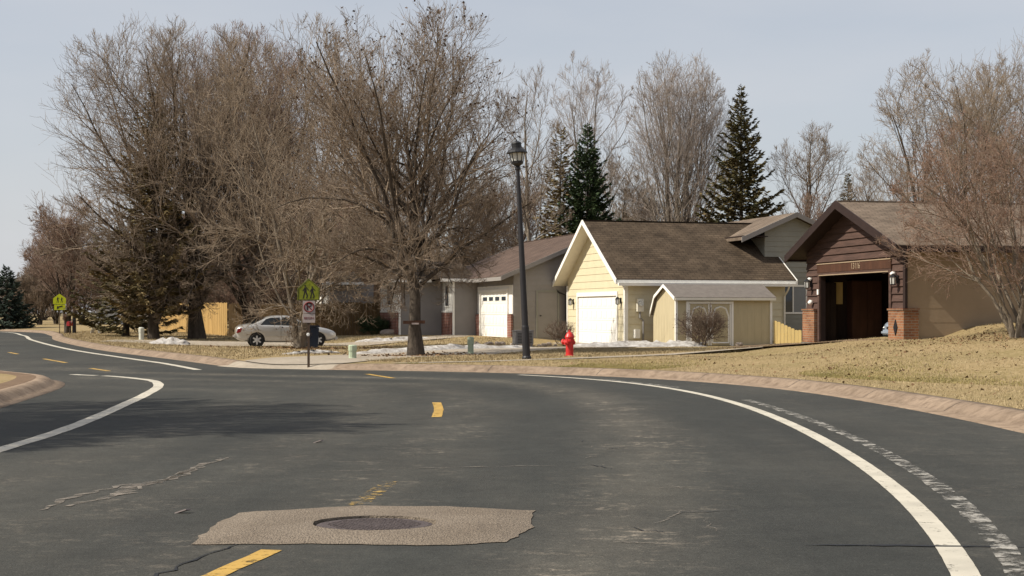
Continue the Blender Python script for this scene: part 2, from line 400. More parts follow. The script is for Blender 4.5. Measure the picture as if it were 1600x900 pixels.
def np_mesh(name, V, F, m, parent=None, smooth=True):
    V = np.asarray(V, np.float32).reshape(-1, 3); F = np.asarray(F, np.int32); k = F.shape[1]
    me = bpy.data.meshes.new(name)
    me.vertices.add(len(V)); me.vertices.foreach_set('co', V.ravel())
    me.loops.add(F.size); me.loops.foreach_set('vertex_index', F.ravel())
    me.polygons.add(len(F)); me.polygons.foreach_set('loop_start', np.arange(0, F.size, k, dtype=np.int32))
    me.update(calc_edges=True)
    if smooth: me.shade_smooth()
    me.materials.append(m)
    o = bpy.data.objects.new(name, me); COL.objects.link(o)
    if parent: o.parent = parent
    return o

def tag(o, label=None, cat=None, group=None, kind=None):
    if label: o['label'] = label
    if cat: o['category'] = cat
    if group: o['group'] = group
    if kind: o['kind'] = kind
    return o

def thing(name, label, cat, loc=(0, 0, 0), rz=0.0, group=None):
    o = bpy.data.objects.new(name, None); COL.objects.link(o)
    o.empty_display_size = 0.3
    o.location = loc; o.rotation_euler = (0, 0, rz)
    return tag(o, label, cat, group)

def copy_tree(o, parent=None):
    c = o.copy(); COL.objects.link(c)
    if parent: c.parent = parent
    for ch in list(o.children): copy_tree(ch, c)
    return c

def letters(body, size, name, m, parent, loc, rot, depth=0.004):
    cu = bpy.data.curves.new('letters', 'FONT'); cu.body = body; cu.size = size
    cu.align_x = 'CENTER'; cu.align_y = 'CENTER'; cu.extrude = depth
    tmp = bpy.data.objects.new('letters', cu)
    me = bpy.data.meshes.new_from_object(tmp)
    bpy.data.objects.remove(tmp)
    me.materials.clear(); me.materials.append(m)
    o = bpy.data.objects.new(name, me); COL.objects.link(o)
    o.location = loc; o.rotation_euler = rot
    if parent: o.parent = parent
    return o

def ground_at(px, py, z=0.0):
    d = F_PX * (CAM_H - z) / (py - HORIZON)
    return ((px - 800.0) / F_PX * d, d)
# ------------------------------------------------------------------ ground, road, kerbs
def smooth_line(pts, n=6):
    """Catmull-Rom through 2D points"""
    P = [Vector(p) for p in pts]; out = []
    for i in range(len(P) - 1):
        p0, p1, p2, p3 = P[max(i - 1, 0)], P[i], P[i + 1], P[min(i + 2, len(P) - 1)]
        for k in range(n):
            t = k / n
            out.append(0.5 * ((2 * p1) + (p2 - p0) * t + (2 * p0 - 5 * p1 + 4 * p2 - p3) * t * t + (3 * p1 - p0 - 3 * p2 + p3) * t ** 3))
    out.append(P[-1]); return out

def offset_line(L, d):
    out = []
    for i, p in enumerate(L):
        t = (L[min(i + 1, len(L) - 1)] - L[max(i - 1, 0)]).normalized()
        out.append(p + Vector((t.y, -t.x)) * d)
    return out

# outer gutter edge: from behind the camera on the right, round the bend, off to the far left
OUTER = smooth_line([(5.0, -25), (5.3, 0), (5.6, 9), (5.78, 15.3), (5.55, 20.7), (4.66, 25.9), (2.68, 29.8), (0.0, 32.2), (-2.25, 33.4),
                     (-4.95, 34.4), (-7.3, 36.0), (-9.9, 41.0), (-15.7, 52.7), (-22.8, 70), (-27.6, 84), (-34, 98), (-48, 111), (-85, 128), (-150, 146)], 6)
INNER = smooth_line([(-7.1, -25), (-6.8, 0), (-6.6, 12), (-6.95, 19), (-7.6, 24), (-8.15, 26.9), (-8.9, 28.9), (-10.3, 30.8), (-12.0, 33.2),
                     (-16.3, 40.8), (-20.3, 48.5), (-31.5, 72), (-40, 90), (-52, 101), (-88, 118), (-152, 136)], 6)

CTRL = [(5.6, 15, .14), (6.5, 20, .16), (4, 30, .12), (9.8, 47, .33), (11.1, 40, .60), (14.2, 40, 1.10), (20, 40, 1.7), (13, 30, .80), (10, 30, .42), (8, 25, .22), (18, 25, 1.25),
        (26, 30, 2.0), (9.5, 22, .3), (12, 20, .55), (9, 15, .3), (13, 12, .5), (9, 5, .2), (15, 0, .4),
        (6, 40, .13), (7, 48, .12), (1.7, 40.7, .11), (0.4, 38.5, .10), (4.6, 57, 0), (2.9, 63, 0), (2, 57, 0), (9, 56, .06), (6.3, 54.6, .07), (10, 55, .09), (12, 60, .2), (18, 50, 1.3), (16, 45, 1.2), (30, 60, 2),
        (0, 64.3, .22), (-2, 70, .22), (-5, 70, .22), (-4, 62, .10), (-10, 62, -.14), (-13, 62, -.12), (-7, 62, -.12), (-10, 57, -.05), (-15, 78, .07), (-20, 82, .12), (-17.4, 72, .02), (-15.5, 70, .06), (-26, 82, .12),
        (-8, 48, .06), (-7.4, 53.6, .0), (-3, 44.4, .02), (-1.5, 38, .10), (-12, 52, .08), (-20, 66, .06), (-30, 100, .3), (0, 100, .5), (30, 100, 2), (-60, 130, .4), (40, 40, 2.6), (60, 60, 3), (30, 10, .8), (40, -10, .6),
        (-5, 100, .4), (60, 130, 2.5), (-10, 140, .6)]
C_ = np.array(CTRL)
OUT_PTS = np.array([(p.x, p.y) for p in OUTER]); IN_PTS = np.array([(p.x, p.y) for p in INNER])

def dist_line(xy, L):
    a, b = L[:-1], L[1:]; ab = b - a
    t = np.clip(((xy[:, None, :] - a) * ab).sum(2) / (ab ** 2).sum(1), 0, 1)
    q = a + ab * t[..., None]
    return np.sqrt(((xy[:, None, :] - q) ** 2).sum(2)).min(1)

def terrain(xy):
    xy = np.asarray(xy, float).reshape(-1, 2)
    out = np.zeros(len(xy))
    for s in range(0, len(xy), 4000):
        q = xy[s:s + 4000]
        d2 = ((q[:, None, :] - C_[None, :, :2]) ** 2).sum(2) + 0.5
        w = d2 ** -1.6
        z = (w * C_[:, 2]).sum(1) / w.sum(1)
        dc = np.minimum(dist_line(q, OUT_PTS), dist_line(q, IN_PTS)) - 0.8
        k = np.clip(dc / 6.0, 0, 1); k = k * k * (3 - 2 * k)
        bump = 0.02 * np.sin(q[:, 0] * 1.3 + q[:, 1] * .7) * np.sin(q[:, 1] * 0.9 - q[:, 0] * .4)
        low = np.exp(-(((q - np.array([-6.1, 35.3])) ** 2).sum(1)) / 3.0)
        out[s:s + 4000] = 0.135 * (1 - 0.62 * low) * (1 - k) + (z + bump) * k
    return out
def tz(x, y): return float(terrain([(x, y)])[0])

def inside(poly, q):
    P = np.asarray(poly); c = np.zeros(len(q), bool); j = len(P) - 1
    for i in range(len(P)):
        yi, yj, xi, xj = P[i][1], P[j][1], P[i][0], P[j][0]
        if yi != yj:
            h = ((yi > q[:, 1]) != (yj > q[:, 1])) & (q[:, 0] < (xj - xi) * (q[:, 1] - yi) / (yj - yi) + xi)
            c ^= h
        j = i
    return c

def cdt(outline, interior):
    n = len(outline)
    vs = [Vector(p) for p in outline] + [Vector(p) for p in interior]
    es = [(i, (i + 1) % n) for i in range(n)]
    v, e, f, _, _, _ = delaunay_2d_cdt(vs, es, [list(range(n))], 1, 1e-5)
    return [(p.x, p.y) for p in v], [tuple(x) for x in f]

def sheet(name, outline, m, z=None, dz=0.0, step=1.0, kind='structure', fine=None):
    """a ground sheet: flat at z, or draped dz above the terrain"""
    outline = [tuple(p) for p in outline]
    A = np.array(outline); lo, hi = A.min(0), A.max(0)
    xs, ys = np.arange(lo[0] + step * .37, hi[0], step), np.arange(lo[1] + step * .41, hi[1], step)
    g = np.array(np.meshgrid(xs, ys)).reshape(2, -1).T
    if fine:
        x0, x1, y0, y1, st = fine
        h = np.array(np.meshgrid(np.arange(x0, x1, st), np.arange(y0, y1, st))).reshape(2, -1).T
        g = np.vstack([g[(g[:, 0] < x0) | (g[:, 0] > x1) | (g[:, 1] < y0) | (g[:, 1] > y1)], h])
    g = g[inside(outline, g)]
    if len(g):
        dd = dist_line(g, np.vstack([A, A[:1]])) if len(g) * len(A) < 6e6 else np.ones(len(g)) * 9
        g = g[dd > step * 0.2]
    v, f = cdt(outline, [tuple(p) for p in g])
    zz = np.full(len(v), z) if z is not None else terrain(v) + dz
    b = MB(); b.add([(p[0], p[1], h) for p, h in zip(v, zz)], f)
    me = bpy.data.meshes.new(name); me.from_pydata(b.v, [], b.f)
    bm = bmesh.new(); bm.from_mesh(me)
    for fc in bm.faces:
        if fc.normal.z < 0: fc.normal_flip()
    bm.to_mesh(me); bm.free(); me.shade_smooth()
    me.materials.append(m)
    o = bpy.data.objects.new(name, me); COL.objects.link(o)
    if kind: o['kind'] = kind
    return o

# base ground to the horizon
b = MB(); b.add([(1800 * math.cos(a * math.pi / 24), 1800 * math.sin(a * math.pi / 24), -0.6) for a in range(48)], [tuple(range(48))])
tag(b.build('ground', M['far_ground']), kind='structure')

# road
road_outline = [tuple(p) for p in offset_line(OUTER, .4)] + [tuple(p) for p in reversed(offset_line(INNER, -.4))]
road = sheet('road', road_outline, M['asphalt'], z=0.0, step=6.0, fine=(-10, 6.2, -3, 36, 0.3))
EDGE_R = np.array([(-0.3, -1), (1.72, 5), (2.42, 7.72), (2.84, 9.81), (3.19, 12.75), (3.46, 16.8), (3.44, 21.3), (2.98, 25.1), (2.12, 28.4), (0.95, 30.7), (-2.5, 32.2), (-7.5, 34.2), (-11.6, 42.8), (-16.7, 53.4), (-23.7, 70.2)])
def lane_wear(q):
    u = dist_line(q, EDGE_R)
    inside_r = q[:, 0] > np.interp(q[:, 1], EDGE_R[:10, 1], EDGE_R[:10, 0])
    g = lambda c, s: np.exp(-((u - c) / s) ** 2)
    w = 0.95 * g(1.95, .48) + 0.55 * g(4.15, .5) + 0.35 * g(5.6, .6) + 0.4 * g(7.4, .6)
    w = np.where(inside_r & (q[:, 1] < 31), 0.16, w)
    return w * np.clip((q[:, 1] + 2) / 8, .3, 1)
rv = np.array([(v.co.x, v.co.y) for v in road.data.vertices])
at_ = road.data.attributes.new('wear', 'FLOAT', 'POINT'); at_.data.foreach_set('value', lane_wear(rv).astype(np.float32))

def sweep(name, line, prof, m, kind='structure'):
    """prof: list of (offset to the right of the line, z)"""
    rows = [offset_line(line, o) for o, _ in prof]
    b = MB(); n = len(line)
    vs = [(rows[j][i].x, rows[j][i].y, prof[j][1] * (1 - .62 * math.exp(-((rows[j][i] - Vector((-6.1, 35.3))).length_squared) / 3.0) if prof[j][1] > .02 else 1)) for j in range(len(prof)) for i in range(n)]
    fs = [(j * n + i, j * n + i + 1, (j + 1) * n + i + 1, (j + 1) * n + i) for j in range(len(prof) - 1) for i in range(n - 1)]
    b.add(vs, fs); o = b.build(name, m, smooth=True)
    if kind: o['kind'] = kind
    return o
# rolled concrete kerb: gutter pan, then the rounded lip; a drop where the drive comes in
KERB = [(0.11, -0.02), (0.12, 0.006), (0.40, 0.012), (0.48, 0.06), (0.58, 0.115), (0.66, 0.14), (0.84, 0.142), (0.86, 0.02)]
KERB_IN = [(0.30, -0.02), (0.31, 0.006), (0.46, 0.012), (0.52, 0.05), (0.59, 0.10), (0.66, 0.132), (0.72, 0.139), (0.86, 0.140), (0.88, 0.02)]
KERB_SLIM = [(0.26, -0.02), (0.27, 0.006), (0.42, 0.012), (0.50, 0.06), (0.60, 0.115), (0.68, 0.14), (0.84, 0.142), (0.86, 0.02)]
KERB_LOW = [(-0.06, -0.02), (-0.05, 0.006), (0.38, 0.012), (0.50, 0.025), (0.60, 0.04), (0.70, 0.055), (0.84, 0.06), (0.86, 0.0)]
iA = min(range(len(OUTER)), key=lambda i: (OUTER[i] - Vector((-4.6, 34.3))).length)
iB = min(range(len(OUTER)), key=lambda i: (OUTER[i] - Vector((-7.6, 36.5))).length)
sweep('kerb_right', OUTER[:iA + 1], KERB, M['curb'])
sweep('kerb_drop', OUTER[iA:iB + 1], KERB, M['drive'])
sweep('kerb_far', OUTER[iB:], KERB_SLIM, M['curb'])
sweep('kerb_inner', list(reversed(INNER)), KERB_IN, M['curb'])

joint = MB()
kl = smooth_line([(p.x, p.y) for p in OUTER if 3 < p.y < 60], 2); run = 0.0
for i in range(1, len(kl) - 1):
    run += (kl[i] - kl[i - 1]).length
    if run < 2.9: continue
    run = 0.0; t = (kl[i + 1] - kl[i - 1]).normalized(); nn = Vector((t.y, -t.x)); p0 = kl[i]
    if (p0 - Vector((-6.1, 35.3))).length < 4: continue
    vs = []
    for o, z in KERB[1:-1]:
        o = max(o, .30) if p0.x < -7 else o
        for s in (-.007, .007):
            q = p0 + nn * o + t * s; vs.append((q.x, q.y, z + .003))
    joint.add(vs, [(2 * j, 2 * j + 1, 2 * j + 3, 2 * j + 2) for j in range(len(vs) // 2 - 1)])
o = joint.build('kerb_joints', M['crack']); o['kind'] = 'structure'
lawn_edge = [tuple(p) for p in offset_line(OUTER, 0.80)]
lawn_outline = lawn_edge + [(-150, 260), (150, 260), (150, -25)]
sheet('lawn', lawn_outline, M['lawn'], step=4.0, fine=(-40, 26, -6, 100, 0.9))
verge_edge = [tuple(p) for p in reversed(offset_line(INNER, -0.80))]
sheet('verge', verge_edge + [(-60, -25), (-160, 20), (-165, 120)], M['lawn'], step=3.0)
# bare sandy soil behind the inner kerb
inn = [p for p in INNER if 8 < p.y < 34 and p.x > -12.5]
sheet('bare_soil', [tuple(p) for p in offset_line(inn, -0.84)] + [tuple(p) for p in reversed(offset_line(inn, -1.2))], M['dirt'], dz=0.007, step=0.5)

# concrete drive running off to the houses, and the drive the car stands on
sheet('driveway', [tuple(p) for p in reversed(offset_line(OUTER, .83)[iA:iB + 1])] + [(-3.6, 36.8), (-2.6, 40.2), (-1.0, 43.9), (0.7, 46.6), (2.6, 48.6), (4.5, 50.6), (4.7, 57.4), (2.8, 64.5), (1.7, 62), (2.4, 55), (0.2, 51.2), (-2.4, 49.0), (-4.4, 46.2), (-5.6, 42.0), (-6.6, 38.6)], M['drive'], dz=0.02, step=0.7)
sheet('car_drive', [(-18, 64.5), (-17.5, 60.3), (-12, 59.6), (-6.4, 59.9), (-4.4, 62), (-2.9, 66), (-1.5, 71), (-3.2, 71.4), (-5.0, 66.8), (-8, 64.8)], M['drive'], dz=0.02, step=0.8)
sheet('side_path', [(-3.0, 35.0), (-1.0, 36.6), (1.4, 39.2), (4.5, 41.6), (9.0, 44.0), (9.2, 43.6), (4.7, 41.1), (1.6, 38.7), (-0.7, 36.1), (-2.6, 34.6)], M['drive'], dz=0.015, step=0.6)
sheet('brown_drive', [(9.3, 48.3), (10.9, 40.8), (9.2, 40.4), (7.2, 44.0), (6.4, 48.5)], M['dirt'], dz=0.015, step=0.6)

# ------------------------------------------------------------------ painted lines, seams and cracks on the road
def band(line, w, z, taper=0.0, jit=0.0, seed=0):
    rnd = random.Random(seed)
    L, Rr = offset_line(line, -w / 2), offset_line(line, w / 2)
    n = len(line); vs = []
    for i in range(n):
        j1, j2 = rnd.uniform(-jit, jit), rnd.uniform(-jit, jit)
        vs.append((L[i].x + j1, L[i].y, z)); vs.append((Rr[i].x + j2, Rr[i].y, z))
    return vs, [(2 * i, 2 * i + 1, 2 * i + 3, 2 * i + 2) for i in range(n - 1)]
def line_mark(name, pts, w, m, z=0.004, n=8, jit=0.0, seed=0):
    b = MB(); b.add(*band(smooth_line(pts, n), w, z, 0, jit, seed))
    o = b.build(name, m); o['kind'] = 'structure'; return o
def fit(pts, deg, n):
    P = np.array(pts); s = np.concatenate([[0], np.cumsum(np.linalg.norm(np.diff(P, axis=0), axis=1))]); s /= s[-1]
    t = np.linspace(0, 1, n); cx, cy = np.polyfit(s, P[:, 0], deg), np.polyfit(s, P[:, 1], deg)
    return [(float(np.polyval(cx, k)), float(np.polyval(cy, k))) for k in t]
line_mark('edge_line', fit([(1.72, 5), (2.42, 7.72), (2.84, 9.81), (3.19, 12.75), (3.46, 16.8), (3.44, 21.3), (2.98, 25.1), (2.12, 28.4), (0.95, 30.7), (0.1, 31.4)], 4, 110), 0.155, M['white_line'], n=2, jit=0.002)
line_mark('edge_line_far', [(-7.55, 34.2), (-9.4, 38.4), (-11.6, 42.8), (-16.7, 53.4), (-23.7, 70.2), (-28.9, 84), (-36, 99), (-50, 112)], 0.20, M['white_line'], jit=0.01)
line_mark('edge_line_inner', [(-5.0, 0), (-5.1, 8), (-5.19, 14.4), (-5.36, 17.4), (-5.75, 20.7), (-6.16, 23.8), (-6.62, 26.6), (-7.2, 28.6), (-7.9, 29.8), (-8.5, 30.6), (-8.9, 31.0)], 0.19, M['white_line'], jit=0.008)
line_mark('edge_dash_inner', [(-9.1, 31.15), (-9.5, 31.4), (-9.8, 31.7)], 0.2, M['white_line'])
line_mark('faded_edge_line', fit([(2.1, 5.5), (2.74, 7.9), (3.0, 8.8), (3.2, 9.8), (3.48, 11.8), (3.71, 14.84), (3.86, 19.1), (3.7, 22.5)], 4, 40), 0.15, M['faded_line'], n=2, jit=0.012)
line_mark('faded_edge_line', [(3.05, 26.2), (2.6, 27.6), (1.9, 29.4)], 0.17, M['faded_line'], jit=0.015)
for i, (a, c, w) in enumerate([((-1.98, 5.6), (-1.41, 8.34), .125), ((-1.0, 18.85), (-1.16, 21.9), .135), ((-2.5, 29.9), (-3.25, 31.9), .13)]):
    mid = ((a[0] + c[0]) / 2 + (0.03 if i == 1 else 0), (a[1] + c[1]) / 2)
    line_mark('centre_dash', [a, mid, c], w, M['yellow_line'], jit=0.006, seed=i)
line_mark('worn_centre_dash', [(-1.12, 10.25), (-1.08, 10.8), (-1.0, 11.7)], 0.15, M['worn_yellow'], jit=0.01)
for i, (a, c) in enumerate([((-10.4, 35.1), (-9.5, 33.5)), ((-13.9, 42.2), (-12.2, 38.9)), ((-17.3, 48.9), (-16.3, 46.9))]):
    line_mark('centre_dash', [a, ((a[0] + c[0]) / 2, (a[1] + c[1]) / 2), c], 0.13, M['yellow_line'], jit=0.006, seed=i + 9)

def crack(pts, w, m, z=0.005, seed=0, wob=0.03, n=7):
    rnd = random.Random(seed); L = smooth_line(pts, n)
    L = [p + Vector((rnd.uniform(-wob, wob), rnd.uniform(-wob, wob))) for p in L]
    A, C = offset_line(L, -w / 2), offset_line(L, w / 2)
    vs = []
    for i in range(len(L)):
        k = rnd.uniform(0.3, 1.3) * (0.25 + 0.75 * math.sin(math.pi * (i + .5) / len(L)))
        vs += [tuple(L[i] + (A[i] - L[i]) * k) + (z,), tuple(L[i] + (C[i] - L[i]) * k) + (z,)]
    b = MB(); b.add(vs, [(2 * i, 2 * i + 1, 2 * i + 3, 2 * i + 2) for i in range(len(L) - 1)])
    o = b.build('road_crack', m); o['kind'] = 'structure'; return o
crack([(-2.2, 5.9), (-1.95, 7.2), (-1.78, 8.0), (-1.66, 8.6)], 0.025, M['crack'], seed=1)
crack([(1.75, 8.52), (2.3, 8.5), (2.9, 8.45)], 0.05, M['crack'], seed=2, wob=0.01)
crack([(3.0, 8.44), (3.9, 8.5), (5.2, 8.4)], 0.035, M['crack'], seed=3, wob=0.015)
crack([(-1.7, 12.4), (-0.6, 12.75), (0.4, 12.9)], 0.03, M['scuff'], seed=8, wob=0.02)
for i, (p, w) in enumerate([([(-3.22, 10.2), (-3.0, 10.9), (-3.05, 11.3), (-2.85, 11.9), (-2.83, 12.9), (-2.72, 13.6)], 0.17),
                            ([(-3.3, 10.0), (-3.32, 10.7), (-3.2, 11.2), (-3.05, 11.6)], 0.07), ([(-2.95, 11.2), (-2.87, 12.2), (-2.8, 12.8)], 0.08)]):
    crack(p, w, M['scuff'], seed=20 + i, wob=0.035, n=6)

# alligator-cracked dusty patch in the right lane: many irregular flakes with worn-through paint of dust
def blob(cx, cy, rx, ry, seed, n=18):
    rnd = random.Random(seed); k = [rnd.uniform(0.65, 1.15) for _ in range(n)]
    return [(cx + rx * k[i] * math.cos(2 * math.pi * i / n), cy + ry * k[i] * math.sin(2 * math.pi * i / n)) for i in range(n)]
rnd = random.Random(77)
for i in range(16):
    y = 8.6 + 8.5 * rnd.random() ** 1.4; x = 1.05 + rnd.uniform(-.38, .42); a = rnd.uniform(0, 3.14); l = rnd.uniform(.1, .32)
    crack([(x - l * math.cos(a), y - l * math.sin(a)), (x + rnd.uniform(-.05, .05), y + rnd.uniform(-.05, .05)), (x + l * math.cos(a), y + l * math.sin(a))], rnd.uniform(.008, .02), M['crack'] if i % 2 else M['scuff'], seed=100 + i, wob=.03, n=5)

# worn patch of pale asphalt round the sunken manhole
rnd = random.Random(5)
pcorn = [(-1.93, 8.52), (-1.95, 9.2), (-1.9, 9.88), (-1.1, 10.22), (-0.45, 10.2), (0.16, 9.98), (0.13, 9.2), (-0.02, 8.62), (-0.42, 8.5), (-1.2, 8.55)]
pout = []
for i in range(len(pcorn)):
    a, c = Vector(pcorn[i]), Vector(pcorn[(i + 1) % len(pcorn)])
    for k in range(6): pout.append(tuple(a.lerp(c, k / 6) + Vector((rnd.uniform(-.018, .018), rnd.uniform(-.018, .018)))))
MH = Vector((-0.885, 9.16)); hole = [(MH.x + (.40 + rnd.uniform(-.008, .012)) * math.cos(2 * math.pi * i / 40), MH.y + (.31 + rnd.uniform(-.008, .012)) * math.sin(2 * math.pi * i / 40)) for i in range(40)]
gx = [(x, y) for x in np.arange(-1.9, .15, .12) for y in np.arange(8.5, 10.2, .12)]
gx = [g for g in gx if inside(pout, np.array([g]))[0] and ((g[0] - MH.x) / .43) ** 2 + ((g[1] - MH.y) / .36) ** 2 > 1]
vs = [Vector(p) for p in pout] + [Vector(p) for p in hole] + [Vector(p) for p in gx]
n0, n1 = len(pout), len(hole)
es = [(i, (i + 1) % n0) for i in range(n0)] + [(n0 + i, n0 + (i + 1) % n1) for i in range(n1)]
v2, _, f2, _, _, _ = delaunay_2d_cdt(vs, es, [], 0, 1e-5)
def patch_z(p):
    e = float(dist_line(np.array([[p.x, p.y]]), np.array(pout + pout[:1]))[0]); return 0.005 + 0.036 * min(1, e / .25)
f2 = [f for f in f2 if inside(pout, np.array([[sum(v2[i].x for i in f) / 3, sum(v2[i].y for i in f) / 3]]))[0]
      and not inside(hole, np.array([[sum(v2[i].x for i in f) / 3, sum(v2[i].y for i in f) / 3]]))[0]]
b = MB(); b.add([(p.x, p.y, patch_z(p)) for p in v2], f2)
b.add([(p[0], p[1], 0.042) for p in hole] + [(p[0], p[1], 0.006) for p in hole], [(i, (i + 1) % 40, 40 + (i + 1) % 40, 40 + i) for i in range(40)])
o = b.build('road_patch', M['patch']); o['kind'] = 'structure'
mh = thing('manhole_cover', 'round rusty iron manhole cover sunk in the pale asphalt patch in the road', 'manhole cover', (MH.x, MH.y, 0.0))
b = MB(); b.lathe([(0.40, 0.002), (0.40, 0.012), (0.37, 0.016)], 40, squash=.78); b.build('rim', M['crack'], mh)
b = MB(); b.lathe([(0.375, 0.003), (0.375, 0.026), (0.35, 0.031), (0.05, 0.033)], 40, squash=.78)
for i in range(-9, 10):
    for j in range(-9, 10):
        x, y = i * .034 + (.017 if j % 2 else 0), j * .028
        if (x / .30) ** 2 + (y / .25) ** 2 < 1: b.box(x - .009, x + .009, y - .007, y + .007, .031, .035)
b.build('cover', M['iron'], mh)

# ------------------------------------------------------------------ grass, leaf litter, snow
def blades(name, region, n, h, w, m, seed, dens=None, lean=0.5):
    rng = np.random.default_rng(seed)
    A = np.array(region); lo, hi = A.min(0), A.max(0); P = []
    tot = 0
    while tot < n:
        q = rng.uniform(lo, hi, (n * 2, 2)); q = q[inside(region, q)]
        if dens is not None: q = q[rng.random(len(q)) < dens(q)]
        P.append(q); tot += len(q)
        if not len(q): break
    P = np.vstack(P)[:n]
    z = terrain(P) - 0.005
    a = rng.uniform(0, 2 * np.pi, n); H = h * rng.uniform(.45, 1.4, n); W = w * rng.uniform(.6, 1.3, n)
    la = rng.uniform(0, 2 * np.pi, n); L = H * rng.uniform(.1, 2 * lean, n)
    base = np.column_stack([P, z]); dx = np.column_stack([np.cos(a) * W, np.sin(a) * W, np.zeros(n)])
    tip = base + np.column_stack([np.cos(la) * L, np.sin(la) * L, H])
    V = np.stack([base - dx, base + dx, tip], 1).reshape(-1, 3)
    return tag(np_mesh(name, V, np.arange(3 * n).reshape(-1, 3), m, smooth=False), kind='stuff')
near_dens = lambda q: np.clip(26.0 / np.maximum(q[:, 1], 8), 0, 1) ** 1.6
edge_in = [tuple(p) for p in offset_line([p for p in OUTER if 7 < p.y < 34.2 and p.x > -3.5], 0.86)]
lawn_reg = edge_in + [(-1, 37), (2, 46), (8, 54), (11, 56), (11.0, 40.5), (30, 42), (30, 10)]
g1 = blades('dry_grass', lawn_reg, 200000, .034, .007, M['grass'], 1, near_dens)
tag(g1, 'short dry tan grass of the sloping lawn on the right', 'grass')
g2 = blades('greening_grass', lawn_reg, 70000, .032, .007, M['green_grass'], 2, lambda q: near_dens(q) * (np.sin(q[:, 0] * .9 + 1.3 * np.sin(q[:, 1] * .5)) > .2) * np.exp(-np.maximum(0, dist_line(q, OUT_PTS) - 1.2) / 1.3))
tag(g2, 'greenish grass along the kerb of the right lawn', 'grass')
far_reg = [tuple(p) for p in offset_line([p for p in OUTER if p.x < -7.8 and p.y < 90], .86)] + [(-26, 95), (-16, 80), (-6, 72), (0, 64), (1.5, 55), (-2, 50), (-5, 46.5), (-6.2, 42), (-7.2, 38.6)]
g3 = blades('far_grass', far_reg, 60000, .05, .013, M['grass'], 3)
tag(g3, 'dry grass of the lawns round the car and the far trees', 'grass')
vreg = [tuple(p) for p in offset_line([p for p in INNER if 6 < p.y < 60], -1.7)] + [(-40, 60), (-40, 6)]
g4 = blades('verge_grass', vreg, 40000, .045, .009, M['green_grass'], 4, lambda q: np.clip(22 / q[:, 1], 0, 1) ** 1.5)
tag(g4, 'yellow green grass on the corner verge at the left', 'grass')
mid_reg = [(-4.0, 36.6), (-2.6, 40.5), (-1, 44.2), (.7, 47.0), (2.6, 48.2), (9, 48), (8, 45), (1.4, 39.8), (-1.2, 36.8), (-2.6, 35.6)]
g5 = blades('strip_grass', mid_reg, 30000, .045, .012, M['grass'], 6)
tag(g5, 'dry grass of the strip round the maple and lamp post', 'grass')

def litter(name, n, m, seed, centre, spread, size, region=None):
    rng = np.random.default_rng(seed)
    P = np.asarray(centre) + rng.normal(0, 1, (n, 2)) * np.asarray(spread)
    if region is not None: P = P[inside(region, P)]; n = len(P)
    z = terrain(P) + rng.uniform(.005, .03, n)
    a = rng.uniform(0, 6.28, n); S = size * rng.uniform(.5, 1.2, n)
    u = np.column_stack([np.cos(a) * S, np.sin(a) * S, rng.uniform(-.4, .4, n) * S]); v = np.column_stack([-np.sin(a) * S * .6, np.cos(a) * S * .6, rng.uniform(-.5, .9, n) * S])
    B = np.column_stack([P, z]); V = np.stack([B - u, B - v, B + u, B + v], 1).reshape(-1, 3)
    return tag(np_mesh(name, V, np.arange(4 * n).reshape(-1, 4), m, smooth=False), kind='stuff')
tag(litter('leaf_litter', 1500, M['leaf_litter'], 1, (12.5, 33), (4.0, 5.0), .03, lawn_reg), 'brown fallen leaves scattered over the right lawn', 'leaves')
tag(litter('leaf_litter', 500, M['leaf_litter'], 9, (9.0, 26), (4.5, 7.0), .04, lawn_reg), 'dark leaves and clods dotted over the right lawn', 'leaves')
tag(litter('leaf_litter', 900, M['leaf_litter'], 2, (12.8, 36.6), (1.6, .9), .035), 'dry leaves heaped under the red budded bush', 'leaves')
tag(litter('leaf_litter', 700, M['leaf_litter'], 3, (-2.8, 44.3), (1.1, .9), .06), 'brown leaves round the foot of the maple', 'leaves')
tag(litter('leaf_litter', 900, M['leaf_litter'], 4, (-7.6, 53.4), (1.5, .7), .07), 'reddish leaves round the foot of the forked tree', 'leaves')

def snow_bank(name, pts, w, h, seed, label, group=None):
    L = smooth_line(pts, 8); rnd = random.Random(seed); n = len(L); K = 9
    off = [offset_line(L, (k / (K - 1) - .5) * w) for k in range(K)]
    vs = []
    for k in range(K):
        for i in range(n):
            e = math.sin(math.pi * (i + .3) / n) ** .5; s = math.sin(math.pi * k / (K - 1))
            p = off[k][i]; x, y = p.x + rnd.uniform(-.08, .08), p.y + rnd.uniform(-.08, .08)
            vs.append((x, y, tz(x, y) - .03 + h * e * s * rnd.uniform(.45, 1.25)))
    fs = [(k * n + i, k * n + i + 1, (k + 1) * n + i + 1, (k + 1) * n + i) for k in range(K - 1) for i in range(n - 1)]
    b = MB(); b.add(vs, fs); o = b.build(name, M['snow'], smooth=True)
    return tag(o, label, 'snow bank', group)
snow_bank('snow_bank', [(-5.0, 45.6), (-3.6, 48.2), (-1.6, 50.6), (0.8, 52.4)], 1.2, .19, 1, 'long low bank of old snow along the concrete drive behind the maple')
snow_bank('snow_bank', [(2.2, 51.6), (4.2, 52.8), (6.2, 53.4), (7.2, 53.6)], 1.6, .27, 2, 'dirty grey snow bank in front of the yellow garage and shed')
snow_bank('snow_bank', [(-15.0, 59.0), (-14.1, 59.2), (-13.4, 59.3)], 1.0, .32, 3, 'small white snow heap on the grass left of the silver car')
snow_bank('snow_bank', [(-3.9, 66.5), (-5.6, 65.6), (-7.2, 65.4)], .8, .2, 4, 'thin strip of snow at the edge of the drive past the car front')
snow_bank('snow_bank', [(-7.0, 43.4), (-6.2, 45.0), (-5.6, 46.2)], .5, .14, 5, 'small melting ridge of snow on the grass behind the parking sign')
